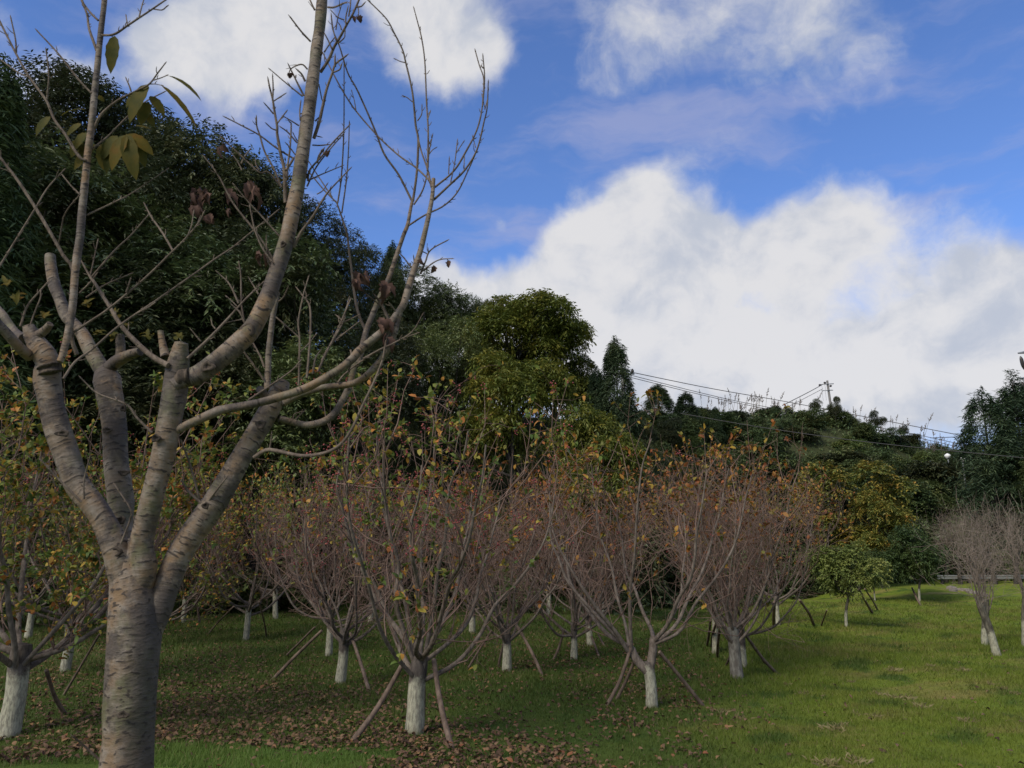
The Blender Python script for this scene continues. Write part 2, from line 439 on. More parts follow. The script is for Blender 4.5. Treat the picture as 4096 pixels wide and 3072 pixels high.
MAT['wood_b'] = leaf_mat('evergreen_leaf_mid', [(0, (0.0539, 0.0835, 0.0329)), (0.5, (0.1045, 0.1382, 0.052)), (1, (0.1822, 0.1901, 0.0712))], 'island', .18, .42, .8, .4, vary=True)
MAT['wood_y'] = leaf_mat('yellowing_leaf', [(0, (0.0605, 0.088, 0.018)), (0.45, (0.1155, 0.1408, 0.026)), (0.8, (0.198, 0.1815, 0.03)), (1, (0.308, 0.231, 0.035))], 'island', .3, .45, .7)
MAT['wood_o'] = leaf_mat('autumn_leaf_orange_green', [(0, (0.0724, 0.1121, 0.0276)), (0.45, (0.1529, 0.1645, 0.0359)), (0.75, (0.3059, 0.2242, 0.0414)), (0.9, (0.4025, 0.1943, 0.0414)), (1, (0.3864, 0.1271, 0.0414))], 'island', .25, .5, 1.3)
MAT['conifer'] = leaf_mat('cypress_scale_leaf', [(0, (0.0285, 0.0534, 0.0289)), (0.6, (0.0572, 0.0873, 0.042)), (1, (0.092, 0.1155, 0.0472))], 'island', .1, .55, 1.0, vary=True)
MAT['osman'] = leaf_mat('osmanthus_leaf_light', [(0, (0.0863, 0.1265, 0.0331)), (0.5, (0.1581, 0.194, 0.0484)), (1, (0.2444, 0.2444, 0.062))], 'island', .2, .5, 1.2)
MAT['osman_d'] = leaf_mat('osmanthus_leaf_dark', [(0, (0.0343, 0.0605, 0.0205)), (0.6, (0.0624, 0.0945, 0.0285)), (1, (0.1014, 0.1197, 0.0365))], 'island', .15, .45, 1.2)
MAT['shrub'] = leaf_mat('shrub_leaf', [(0, (0.0442, 0.078, 0.0338)), (0.5, (0.0858, 0.1248, 0.0468)), (0.85, (0.13, 0.1508, 0.0572)), (1, (0.195, 0.1755, 0.0715))], 'island', .2, .5, .6, vary=True)
MAT['reed'] = leaf_mat('reed_straw', [(0, (.10, .09, .05)), (1, (.24, .2, .13))], 'island', .2, .8)
MAT['plume'] = leaf_mat('reed_plume', [(0, (.20, .17, .15)), (1, (.34, .30, .27))], 'island', .35, .9)
MAT['litter'] = leaf_mat('fallen_leaf_mass', [(0, (0.0458, 0.0252, 0.0156)), (0.4, (0.103, 0.0588, 0.0332)), (0.75, (0.1602, 0.0966, 0.0565)), (0.93, (0.2174, 0.126, 0.0585)), (1, (0.183, 0.063, 0.0292))], 'island', .1, .75)
MAT['litter_o'] = leaf_mat('fallen_leaf_skin', [(0, (0.0515, 0.0273, 0.0175)), (0.4, (0.1087, 0.0609, 0.0351)), (0.75, (0.1659, 0.0997, 0.0585)), (1, (0.2288, 0.1312, 0.0585))], 'object', .1, .75)
MAT['straw'] = leaf_mat('dry_grass', [(0, (.16, .13, .055)), (1, (.30, .25, .13))], 'island', .2, .8)
MAT['hero_leaf'] = leaf_mat('cherry_leaf', [(0, (0.054, 0.0612, 0.013)), (0.4, (0.1008, 0.09, 0.0158)), (0.75, (0.144, 0.1044, 0.0158)), (1, (0.18, 0.0936, 0.0144))], 'object', .5, .62, patch=28, spec=.15)
MAT['dry_leaf'] = leaf_mat('dried_leaf', [(0, (0.0578, 0.03, 0.0228)), (1, (0.1292, 0.072, 0.054))], 'object', .1, .8)
def simple(name, col, rough=.7, metal=0.0, sc=20, var=.25):
    m, g, o = new_mat(name)
    ob = g.new('ShaderNodeTexCoord').outputs['Object']
    n = g.noise(ob, sc, 4)
    p = princ(g, o, g.mix(n, tuple(c * (1 - var) for c in col), tuple(min(1, c * (1 + var)) for c in col)), rough, .3)
    p.inputs['Metallic'].default_value = metal
    return m
MAT['concrete'] = simple('pole_concrete', (.20, .19, .18), .9)
MAT['steel'] = simple('galvanised_steel', (.33, .34, .35), .5, .6)
MAT['black'] = simple('insulator_dark', (.03, .025, .022), .4)
MAT['wire'] = simple('cable', (.08, .075, .07), .6)
MAT['white'] = simple('white_enamel', (.75, .75, .73), .5)
MAT['rail'] = simple('weathered_rail', (.17, .175, .16), .7)
MAT['stone'] = simple('pale_stone', (.22, .19, .165), .9, 0, 12, .35)

def lawn_colour(g, pos):
    """darker green left under the trees, lighter yellower open lawn, straw patches, blended by place"""
    sx = g.new('ShaderNodeSeparateXYZ'); g.l.new(pos, sx.inputs[0])
    flat = g.new('ShaderNodeCombineXYZ'); g.l.new(sx.outputs[0], flat.inputs[0]); g.l.new(sx.outputs[1], flat.inputs[1])
    f = flat.outputs[0]
    n1 = g.noise(f, .55, 4, .55); n2 = g.noise(f, 2.4, 4, .6); n3 = g.noise(f, 9, 3, .6)
    op = g.rng(g.math('ADD', g.math('SUBTRACT', sx.outputs[0], g.math('MULTIPLY', sx.outputs[1], .22)), g.math('MULTIPLY', g.math('SUBTRACT', n1, .5), 4.0)), -.6, 1.6)
    c1 = g.mix(n2, (.046, .078, .015), (.086, .122, .023))
    c2 = g.mix(n2, (.105, .160, .017), (.180, .212, .029))
    col = g.mix(op, c1, c2)
    col = g.mix(g.math('MULTIPLY', g.rng(n1, .52, .7), g.math('MULTIPLY', op, .55)), col, (.19, .18, .045))
    mps = g.new('ShaderNodeMapping'); mps.inputs['Scale'].default_value = (.5, 1.6, 1); g.l.new(f, mps.inputs[0])
    n4 = g.noise(mps.outputs[0], .9, 5, .62); n5 = g.noise(g.vmath('ADD', f, (31., 7., 0.)), 1.4, 5, .62)
    col = g.mix(g.math('MULTIPLY', g.rng(n4, .50, .66), g.math('ADD', g.math('MULTIPLY', op, .62), .16)), col, (.23, .19, .06))
    col = g.mix(g.rng(n5, .50, .66, 0, .75), col, (.034, .075, .014))
    col = g.mix(g.rng(n3, .45, .8, 0, .35), col, (.035, .055, .012))
    # a strip of fresh young grass in front of the cherry
    wob = g.math('MULTIPLY', g.math('SUBTRACT', n2, .5), .9)
    fr = g.math('MULTIPLY', g.rng(g.math('ADD', sx.outputs[1], wob), 7.25, 6.85), g.math('MULTIPLY', g.rng(g.math('ADD', sx.outputs[0], wob), -3.1, -2.7), g.rng(g.math('ADD', sx.outputs[0], wob), -.7, -1.4)))
    col = g.mix(g.math('MULTIPLY', fr, .7), col, g.mix(n2, (.07, .135, .024), (.125, .21, .034)))
    return col, sx, n2
m, g, o = new_mat('turf')
pos = g.new('ShaderNodeNewGeometry').outputs['Position']
col, sx, n2 = lawn_colour(g, pos)
soil = g.rng(g.noise(pos, 1.1, 5, .6), .54, .72, 0, .5)
col = g.mix(soil, col, (.06, .055, .026))
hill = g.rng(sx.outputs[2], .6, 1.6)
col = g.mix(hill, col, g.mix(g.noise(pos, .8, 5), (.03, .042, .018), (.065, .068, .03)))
fine = g.noise(pos, 45, 5, .7)
princ(g, o, col, .95, .1, fine, .8, .03)
MAT['turf'] = m
m, g, o = new_mat('grass_blades')
pos = g.new('ShaderNodeNewGeometry').outputs['Position']
col, sx, n2 = lawn_colour(g, pos)
rnd = g.new('ShaderNodeNewGeometry').outputs['Random Per Island']
col = g.mix(g.rng(rnd, 0, 1, 0, .5, False), col, g.mix(.5, col, (.13, .15, .03)))
col = g.mix(g.rng(rnd, .93, .97, 0, .8), col, (.21, .17, .08))
p = g.new('ShaderNodeBsdfPrincipled'); g.l.new(col, p.inputs['Base Color']); p.inputs['Roughness'].default_value = .6
p.inputs['Specular IOR Level'].default_value = .2
tr = g.new('ShaderNodeBsdfTranslucent'); g.l.new(col, tr.inputs['Color'])
mx = g.new('ShaderNodeMixShader'); mx.inputs[0].default_value = .35
g.l.new(p.outputs[0], mx.inputs[1]); g.l.new(tr.outputs[0], mx.inputs[2]); g.l.new(mx.outputs[0], o.inputs['Surface'])
MAT['grass'] = m

# ------------------------------------------------------------------ the ground
def axis(lo, hi, a, b, fine, far):
    x = list(np.arange(a, b, fine)); d = fine; q = a
    while q > lo: d *= 1.35; q -= d; x.insert(0, q)
    d = fine; q = x[-1]
    while q < hi: d *= 1.35; q += d; x.append(q)
    return np.array(x)
gx = axis(-1800, 1800, -30, 36, .5, 0); gy = axis(-300, 3500, -4, 60, .5, 0)
X, Y = np.meshgrid(gx, gy)
Z = hgt(X, Y)
mb = MB()
nx, ny = len(gx), len(gy)
i = np.arange(ny - 1)[:, None] * nx + np.arange(nx - 1)[None]
mb.add(np.stack([X, Y, Z], -1), f4=np.stack([i, i + 1, i + nx + 1, i + nx], -1))
gr = mb.build('ground', MAT['turf'], kind='structure')

# ------------------------------------------------------------------ woodland builders
def sprays(mb, rng, P, out, nl=7, stem=.34, ln=.17, wd=.055, droop=.35):
    """at each point a drooping leaf spray, its leaves in two ranks"""
    n = len(P)
    d = nrm(out + rng.normal(size=(n, 3)) * .45 + np.array([0, 0, .1]))
    t = np.linspace(.15, 1, nl)
    B = P[:, None] + d[:, None] * (t * stem)[None, :, None] - np.array([0, 0, 1.])[None, None] * (droop * stem * t ** 2)[None, :, None]
    s = nrm(np.cross(d, rdir(rng, n) * .3 + np.array([0, 0, 1.])))
    sg = np.where(np.arange(nl) % 2 == 0, 1, -1)[None, :, None]
    D = s[:, None] * sg * .8 + d[:, None] * .55 + np.array([0, 0, -.45]) + rng.normal(size=(n, nl, 3)) * .25
    Nn = np.array([0, 0, 1.]) + rng.normal(size=(n, nl, 3)) * .35
    k = rng.uniform(.7, 1.2, (n, nl))
    leafquads(mb, B.reshape(-1, 3), D.reshape(-1, 3), Nn.reshape(-1, 3), (k * ln).ravel(), (k * wd).ravel(), .12, .12)
def lobes_crown(rng, rx, rz, cz, nlobe, lob, nsp, flat=1.0, cx=0):
    c = rdir(rng, nlobe) * rng.uniform(.45, .88, (nlobe, 1)) * np.array([rx, rx, rz]) + np.array([cx, 0, cz])
    r = rng.uniform(.6, 1.15, nlobe) * lob
    li = rng.choice(nlobe, nsp, p=r ** 2 / (r ** 2).sum())
    nd = rdir(rng, nsp); nd[:, 2] = np.where(rng.random(nsp) < .7, np.abs(nd[:, 2]), nd[:, 2])
    P = c[li] + nd * (r[li] * (.45 + .62 * rng.uniform(0, 1, nsp) ** .6))[:, None] * np.array([1, 1, flat])
    return P, nd, c
def limbs_to(mb, rng, top, cs, r0, s=5):
    for q in cs:
        p0 = np.array([top[0] * .9, top[1] * .9, top[2] * rng.uniform(.55, .95)])
        mid = (p0 + q) / 2 + rng.normal(size=3) * .12 + np.array([0, 0, -.15])
        P = crom(np.array([p0, mid, q]), 7)
        tubes(mb, P[None], np.linspace(r0 * .5, r0 * .12, 7)[None], s)
def top_of(f):
    return float(np.percentile(np.concatenate(f.v)[:, 2], 99.7))
def broad(name, seed, label, cat, hm, rx, mat, nl=12, nsp=2400, ln=.17, wd=.06, lobk=.42, flat=1, trunk_h=.45, tr=.12, rzk=None, twin=1, stem=.34, droop=.35, base_mat='wood_trunk'):
    rng = np.random.default_rng(seed)
    t = thing(name, label, cat)
    rz = rzk if rzk else hm * (1 - trunk_h) * .5 * 1.05
    cz = hm - rz * 1.0
    P, nd, cs = lobes_crown(rng, rx, rz, cz, nl, min(rx, rz) * lobk, nsp, flat)
    f = MB(); sprays(f, rng, P, nd, 7, stem, ln, wd, droop)
    tm = MB()
    top = np.array([rng.normal() * .2, rng.normal() * .2, cz])
    for k in range(twin):
        o = np.array([(k - (twin - 1) / 2) * .5, rng.normal() * .1, 0])
        pth = crom(np.array([o + [0, 0, -.4], o + top * .35 + rng.normal(size=3) * .08, o * 1.8 + top * .75, o * 2 + top]), 9)
        tubes(tm, pth[None], np.linspace(tr, tr * .45, 9)[None], 8)
    limbs_to(tm, rng, top, cs, tr)
    tm.build('trunk', MAT[base_mat], t)
    f.build('foliage', mat, t, smooth=False)
    t['hm'] = top_of(f)
    return t
def conifer(name, seed, label, cat, hm, rx, mat, nsp=3400, ln=.20, wd=.036, power=.8, droop=.9, peaks=1):
    rng = np.random.default_rng(seed)
    t = thing(name, label, cat)
    f = MB(); tm = MB()
    for k in range(peaks):
        hh = hm * (1 - .12 * k); n = nsp // peaks
        o = np.array([(k - (peaks - 1) / 2) * rx * .9, rng.normal() * .2, 0])
        # boughs of uneven reach: leaves gather on them, air between
        nb = 150
        bh = rng.uniform(.02, 1, nb) ** .9; ba = rng.uniform(0, 2 * np.pi, nb); bl = rng.uniform(.6, 1.12, nb)
        bi = rng.integers(0, nb, n)
        u = rng.uniform(.15, 1, n) ** .6
        rad = rx * (1 - bh[bi]) ** power * bl[bi] * u + .05
        aa = ba[bi] + rng.normal(size=n) * .25 / (u + .2)
        z = hh * bh[bi] * .97 + rad * .18 - (u ** 2) * .25 + rng.normal(size=n) * .14
        P = np.stack([np.cos(aa) * rad, np.sin(aa) * rad, np.minimum(z, hh - rad * .6)], 1) + o
        outv = np.stack([np.cos(aa), np.sin(aa), np.full(n, .25)], 1)
        sprays(f, rng, P, outv, 7, .34, ln, wd, droop)
        nt_ = 60
        P = o + np.stack([rng.normal(size=nt_) * .05, rng.normal(size=nt_) * .05, hh * rng.uniform(.86, 1, nt_)], 1)
        sprays(f, rng, P, rdir(rng, nt_) * .4 + np.array([0, 0, 1.]), 7, .25, ln * .7, wd, .1)
        pth = crom(np.array([o + [0, 0, -.4], o + [0, 0, hh * .5], o + [0, 0, hh * .97]]), 7)
        tubes(tm, pth[None], np.linspace(.11, .015, 7)[None], 7)
    tm.build('trunk', MAT['wood_trunk'], t)
    f.build('foliage', mat, t, smooth=False)
    t['hm'] = top_of(f)
    return t

protos = {
    'dark1': broad('evergreen_tree', 11, '', 'tree', 8.0, 2.2, MAT['wood_a'], 20, 5600, .12, .042, .40, stem=.28),
    'dark2': broad('evergreen_tree', 12, '', 'tree', 8.0, 1.95, MAT['wood_a'], 18, 5200, .12, .042, .42, trunk_h=.35, stem=.3),
    'dark3': broad('evergreen_tree', 13, '', 'tree', 7.0, 2.1, MAT['wood_b'], 17, 4000, .13, .042, .40, trunk_h=.4, twin=2, tr=.09, stem=.28),
    'yel': broad('yellowing_tree', 14, '', 'tree', 7.0, 2.3, MAT['wood_y'], 20, 3300, .19, .065, .36, .5, trunk_h=.4, stem=.5, droop=.5),
    'auto': broad('autumn_tree', 15, '', 'tree', 5.0, 1.5, MAT['wood_o'], 15, 2300, .13, .055, .30, trunk_h=.2, tr=.07, rzk=2.1),
    'con1': conifer('cypress_tree', 16, '', 'tree', 8.0, 1.6, MAT['conifer']),
    'con2': conifer('cypress_tree', 17, '', 'tree', 8.0, 2.0, MAT['conifer'], 4600, peaks=2, power=.7),
    'con3': conifer('young_conifer', 18, '', 'tree', 4.0, 1.5, MAT['conifer'], 2200, .16, .036, 1.0, .5),
    'shr1': broad('shrub', 19, '', 'shrub', 2.6, 1.6, MAT['shrub'], 11, 1300, .17, .06, .42, trunk_h=.0, tr=.04, rzk=1.35),
    'shr2': broad('shrub', 20, '', 'shrub', 2.2, 1.7, MAT['wood_b'], 10, 1200, .20, .075, .45, trunk_h=.0, tr=.04, rzk=1.15),
    'shr3': broad('shrub', 21, '', 'shrub', 3.0, 1.4, MAT['wood_a'], 9, 1100, .24, .085, .42, trunk_h=.1, tr=.05, rzk=1.45, stem=.5),
    'osl': broad('osmanthus_tree', 22, '', 'tree', 1.95, .80, MAT['osman'], 16, 2300, .075, .03, .42, trunk_h=.3, tr=.045, rzk=.62, stem=.16, base_mat='pollard_trunk'),
    'osd': broad('osmanthus_tree', 23, '', 'tree', 3.0, 1.25, MAT['osman_d'], 16, 2500, .12, .045, .45, trunk_h=.25, tr=.06, rzk=1.12, stem=.24, base_mat='crab_trunk'),
}
used = set()
def plant(kind, px, topy, d, label, group=None, wide=1.0, rz=None, sink=.15):
    """stands one tree so that its top shows at the measured height, on the terrain at depth d"""
    p = atd(px, topy, d); z0 = float(hgt(p[0], d)) - sink
    pr = protos[kind]; k = (p[2] - z0) / pr['hm']
    rnd = random.Random(int(px * 7 + topy * 13 + d * 3))
    rz = rnd.uniform(0, 6.28) if rz is None else rz
    sc = (k * wide, k * wide, k)
    if kind not in used:
        used.add(kind); pr.location = (p[0], d, z0); pr.rotation_euler = (0, 0, rz); pr.scale = sc; pr['label'] = label
        if group: pr['group'] = group
        return pr
    return dup(pr, (p[0], d, z0), rz, sc, label, group)

GW = 'trees of the wood on the bank'
DK = 'dark evergreen tree '
for kind, px, ty, d, wide, lab in [
    ('con1', 2, 140, 17, .9, 'dense green column of foliage rising at the very edge above the bare cherry twigs'),
    ('dark1', 90, 178, 27, .9, DK + 'with the highest ragged crown, next to the green column'),
    ('dark2', 190, 205, 29, .9, DK + 'seen behind the yellow cherry leaves'),
    ('dark1', 262, 275, 25, .9, DK + 'under the two long hanging cherry leaves'),
    ('dark2', 365, 272, 28, .8, DK + 'with a knobbly top just past the hanging cherry leaves'),
    ('dark1', 432, 318, 26, .85, DK + 'whose crown drops to the thin twigs before the leaning cherry leader'),
    ('dark2', 498, 352, 27, .7, DK + 'ending in a small tuft against the blue sky'),
    ('dark3', 560, 430, 30, .9, DK + 'behind the left twigs of the leaning cherry leader'),
    ('dark1', 650, 452, 29, .85, DK + 'showing on both sides of the leaning cherry leader'),
    ('dark2', 735, 530, 28, .75, DK + 'under the fork of thin twigs against blue sky'),
    ('dark3', 805, 570, 30, .9, DK + 'with light leaves beside the small pointed cypress'),
    ('con1', 846, 530, 33, .8, 'small pointed cypress peeping between two bare cherry stems'),
    ('dark3', 900, 590, 31, 1.0, DK + 'sloping down behind the two bare cherry stems'),
    ('dark3', 965, 630, 32, 1.0, 'mid green tree with thin trunks and sky gaps below its crown'),
    ('dark1', 1030, 648, 33, .8, 'loose feathery tree between the sky gaps and the yellowing tree'),
    ('yel', 1120, 634, 28, .95, 'broad yellowing tree with layered feathery boughs against the cloud'),
    ('yel', 1205, 690, 28.5, .85, 'yellowing tree reaching out its lower boughs towards the cypress'),
    ('yel', 1105, 760, 25, .8, 'lower yellow-green tree in front of the broad yellowing tree'),
    ('con1', 1324, 738, 27.5, .95, 'tall narrow cypress standing alone beside the yellowing tree'),
    ('con1', 1288, 800, 27.8, .8, 'shorter cypress half hidden by the yellowing tree'),
    ('dark3', 985, 700, 26.5, .9, 'mid green tree leaning against the yellowing tree on its shaded side'),
    ('dark1', 1035, 740, 27, .8, 'dark tree under the near side of the yellowing tree'),
    ('dark2', 1262, 775, 30, .8, 'dark tree between the yellowing tree and the narrow cypress'),
    ('dark3', 930, 760, 26, .9, 'low mid green tree below the sky gap behind the pale cherry stems'),
    ('dark3', 1590, 905, 42, 1.3, 'soft green crown on the crest just below the first reeds'),
    ('dark3', 1850, 905, 44, 1.2, 'soft green crown on the crest between pole and drooping-leaved tree'),
    ('dark3', 1740, 930, 41, 1.4, 'wide soft green crown halfway up the bank below the pole'),
    ('dark3', 2050, 1000, 42, 1.2, 'soft green crown on the falling ridge by the white lamps'),
    ('dark1', 60, 330, 23, 1.0, 'bushy evergreen below the ragged highest crown, behind the crossing cherry twigs'),
    ('dark3', 175, 400, 22, 1.1, 'bushy evergreen behind the upright cherry shoot with yellow leaves'),
    ('dark2', 310, 420, 22, 1.1, 'bushy evergreen behind the long slanting cherry twigs'),
    ('dark1', 440, 470, 22.5, 1.0, 'bushy evergreen behind the dried curled cherry leaves'),
    ('dark3', 560, 540, 22.5, 1.1, 'bushy evergreen behind the bend of the cherry leader'),
    ('dark2', 690, 600, 23, 1.0, 'bushy evergreen behind the curve of pale cherry branches'),
    ('dark1', 800, 690, 24, .9, 'low evergreen behind the two pale cherry stems'),
    ('dark3', 120, 620, 20.5, 1.2, 'lowest evergreen behind the sawn cherry stubs'),
    ('dark2', 340, 650, 20.5, 1.2, 'lowest evergreen behind the middle cherry limb'),
    ('dark1', 520, 700, 21, 1.1, 'lowest evergreen behind the thick cherry leader'),
    ('dark3', 660, 760, 21.5, 1.1, 'lowest evergreen behind the upright pale cherry shoot'),
    ('dark2', 1450, 905, 35, 1.1, 'round dark evergreen below the two young conifers'),
    ('dark1', 1390, 900, 33, .9, 'dark evergreen between the narrow cypress and the young conifers'),
    ('con3', 1424, 832, 37, 1.7, 'young conifer with a pointed top right of the narrow cypress'),
    ('con3', 1478, 848, 38, 1.5, 'second smaller young conifer with a pointed top'),
    ('con1', 1545, 880, 38, 1.2, 'dark drooping conifer beside the reeds on the ridge'),
    ('dark1', 1760, 862, 44, .9, 'dark big-leaved tree on the ridge beside the utility pole'),
    ('dark2', 1800, 856, 43, .7, 'dark big-leaved tree in front of the utility pole'),
    ('dark3', 1700, 880, 45, 1.2, 'olive tree on the ridge between the reeds and the utility pole'),
    ('dark2', 1895, 888, 45, 1.1, 'dark drooping-leaved tree on the ridge right of the utility pole'),
    ('dark1', 1950, 918, 46, .9, 'small dark tree where the ridge falls towards the cypresses'),
    ('dark3', 1620, 965, 41, 1.2, 'grey-green bushy tree on the bank under the reeds'),
    ('dark2', 1690, 1010, 39, 1.2, 'soft green tree on the bank behind the orange leaves'),
    ('dark3', 1960, 990, 42, 1.2, 'green tree on the bank below the drooping-leaved tree'),
    ('dark1', 2010, 1050, 40, 1.3, 'dark tree on the bank above the bare willows'),
    ('dark2', 2090, 1060, 41, 1.2, 'dark tree on the bank below the big cypresses'),
    ('auto', 1830, 1000, 30, 1.25, 'orange and yellow autumn tree behind the round light green tree'),
    ('auto', 1890, 1060, 29, 1.0, 'yellow-green autumn tree beside the dark round tree'),
    ('yel', 1280, 885, 19, .75, 'olive yellow small tree standing behind the fruiting crabapples'),
    ('con2', 2140, 808, 37, 1.15, 'large twin-topped cypress near the edge of the picture'),
    ('con1', 2200, 835, 38, 1.2, 'large cypress standing against the twin-topped cypress'),
    ('dark3', 2200, 960, 36, 1.1, 'mid green tree under the large cypresses')]:
    plant(kind, px, ty, d, lab, GW, wide)
plant('osl', 1813, 1172, groundd(1813, 1355)[1], 'small round light green tree with a thin white-based trunk on the lawn', None, 1.0, sink=0)
plant('osd', 1965, 1136, groundd(1962, 1300)[1], 'dark green round tree with white-based trunk and props at the lawn edge', None, 1.0, sink=0)
plant('osd', 1880, 1190, 25.5, 'dark round tree half hidden behind the light green round tree', None, .9, sink=0)

# shrubs that clothe the bank
rs = random.Random(5); k = 0
WORD = {'shr1': 'small-leaved green shrub', 'shr2': 'olive mid green shrub', 'shr3': 'dark large-leaved shrub'}
LAND = [(150, 'behind the left-edge crabapple'), (300, 'behind the cherry trunk'), (450, 'right of the cherry trunk'), (600, 'behind the lone white-footed crabapple'), (760, 'behind the dark-trunked crabapple'), (900, 'left of the nearest crabapple'),
        (1020, 'right of the nearest crabapple'), (1120, 'behind the dense twiggy crabapple'), (1220, 'below the yellowing tree'), (1300, 'left of the narrow cypress'), (1370, 'below the narrow cypress'), (1440, 'below the first young conifer'), (1500, 'below the second young conifer'),
        (1570, 'under the first ridge reeds'), (1640, 'behind the broom-shaped crabapple'), (1710, 'under the thickest reeds'), (1770, 'left of the utility pole'), (1830, 'below the utility pole'), (1890, 'behind the orange autumn tree'), (1950, 'right of the autumn trees'),
        (2010, 'behind the dark round tree'), (2070, 'below the white lamps'), (2140, 'below the pale railing'), (9999, 'under the large cypresses')]
def where(px):
    for lim, w in LAND:
        if px < lim: return w
for _ in range(1200):
    x = rs.uniform(-22, 32) if rs.random() < .3 else rs.uniform(5, 32)
    right = float(sm((x - 1.0) / 14.0)); yb = 22 + 11 * right; wid = 10 + 3 * right
    y = yb + rs.uniform(-.4, wid * 1.12)
    if abs(x / y) > .72: continue
    if x < 3 and y > yb + 5: continue
    if k >= 230: break
    k += 1
    kind = rs.choice(['shr1', 'shr2', 'shr3', 'shr1'])
    f = rs.uniform(.5, .95) if y < yb + wid * .55 else (rs.uniform(.4, .6) if y < yb + wid * .8 else rs.uniform(.26, .4))
    w_ = where((1106 + 1671 * x / y)); v_ = (y - yb) / wid
    lab = WORD[kind] + (' low on the bank ' if v_ < .3 else ' halfway up the bank ' if v_ < .7 else ' near the crest of the bank ') + w_
    grp = 'shrubs on the bank ' + w_
    z = float(hgt(x, y)) - .25
    sc = (f * rs.uniform(.95, 1.4),) * 2 + (f * rs.uniform(.7, 1.0),)
    if kind not in used:
        used.add(kind); pr = protos[kind]; pr.location = (x, y, z); pr.rotation_euler = (0, 0, rs.uniform(0, 6)); pr.scale = sc; pr['label'] = lab; pr['group'] = grp
    else:
        dup(protos[kind], (x, y, z), rs.uniform(0, 6.28), sc, lab, grp)
# undergrowth nobody could count
rng = np.random.default_rng(8)
n = 26000
x = rng.uniform(-26, 32, n); right = sm((x - 1.0) / 14.0); y = 22 + 11 * right + rng.uniform(-1.2, 1.0, n) * 0 + rng.uniform(-.8, 14, n)
ok = np.abs(x / y) < .75; x = x[ok]; y = y[ok]; n = len(x)
P = np.stack([x, y, hgt(x, y) + rng.uniform(0, .45, n)], 1)
f = MB(); leafquads(f, P, rng.normal(size=(n, 3)) + [0, -.2, .3], rng.normal(size=(n, 3)) * .5 + [0, -.3, 1.], rng.uniform(.12, .28, n), rng.uniform(.05, .1, n), .1, .15)
ug = f.build('undergrowth', MAT['shrub'], smooth=False, kind='stuff'); ug['label'] = 'tangled undergrowth covering the bank under the wood'; ug['category'] = 'undergrowth'

# ------------------------------------------------------------------ reeds on the ridge
def reed_clump(seed):
    rng = np.random.default_rng(seed)
    t = thing('reed_clump', '', 'reeds')
    n = 11
    b = np.stack([rng.normal(size=n) * .7, rng.normal(size=n) * .3, np.zeros(n)], 1)
    h = rng.uniform(1.9, 3.0, n); lean = rng.normal(size=(n, 2)) * .16 + [.12, 0]
    P = np.stack([b, b + np.stack([lean[:, 0] * .3, lean[:, 1] * .3, h * .5], 1), b + np.stack([lean[:, 0], lean[:, 1], h * .82], 1), b + np.stack([lean[:, 0] * 1.6, lean[:, 1] * 1.6, h], 1)], 1)
    st = MB(); tubes(st, P, np.repeat([[.012, .01, .008, .005]], n, 0), 3)
    bl = 130; bb = np.stack([rng.normal(size=bl) * .8, rng.normal(size=bl) * .35, np.zeros(bl)], 1)
    leafquads(st, bb, np.stack([rng.normal(size=bl) * .3, rng.normal(size=bl) * .3, np.ones(bl)], 1), rng.normal(size=(bl, 3)), rng.uniform(1.0, 2.0, bl), .04, .1, .1)
    st.build('stems', MAT['reed'], t, kind='stuff')
    for k in range(n):
        pm = MB(); m_ = 26
        u = rng.uniform(0, 1, m_); q = P[k, 2] + (P[k, 3] - P[k, 2]) * u[:, None]
        leafquads(pm, q, np.stack([rng.normal(size=m_) * .35 + .25, rng.normal(size=m_) * .35, np.ones(m_) * .8], 1), rng.normal(size=(m_, 3)), rng.uniform(.12, .28, m_) * (1.15 - u), .035, .1, .1)
        pm.build('plume', MAT['plume'], t)
    return t
rc = [reed_clump(31), reed_clump(32)]
first = [True, True]
for q, (px, py, d) in enumerate([(1545, 868, 44), (1580, 872, 45), (1615, 868, 45), (1650, 872, 46), (1690, 872, 47), (1730, 872, 47), (1820, 886, 46), (1850, 892, 46), (1900, 905, 46), (1965, 925, 46), (2000, 945, 46), (2035, 952, 45), (2070, 962, 45), (2095, 968, 45)]):
    p = atd(px, py, d); loc = (p[0], d, p[2] - 2.35)
    lab = 'pale feathery reeds on the ridge ' + ['right after the dark drooping conifer', 'second clump from the dark drooping conifer', 'above the soft green crown on the crest', 'in the middle between conifer and utility pole', 'where the wires come down to the ridge', 'just left of the utility pole', 'just right of the utility pole', 'between the pole and the drooping-leaved tree',
        'beside the drooping-leaved tree', 'past the last small dark tree', 'above the first white lamp', 'above the second white lamp', 'near the large cypresses', 'touching the large cypresses'][q]
    j = q % 2
    if first[j]:
        first[j] = False; rc[j].location = loc; rc[j]['label'] = lab; rc[j]['group'] = 'reeds on the ridge'
    else: dup(rc[j], loc, rs.uniform(-.4, .4), rs.uniform(.8, 1.1), lab, 'reeds on the ridge')

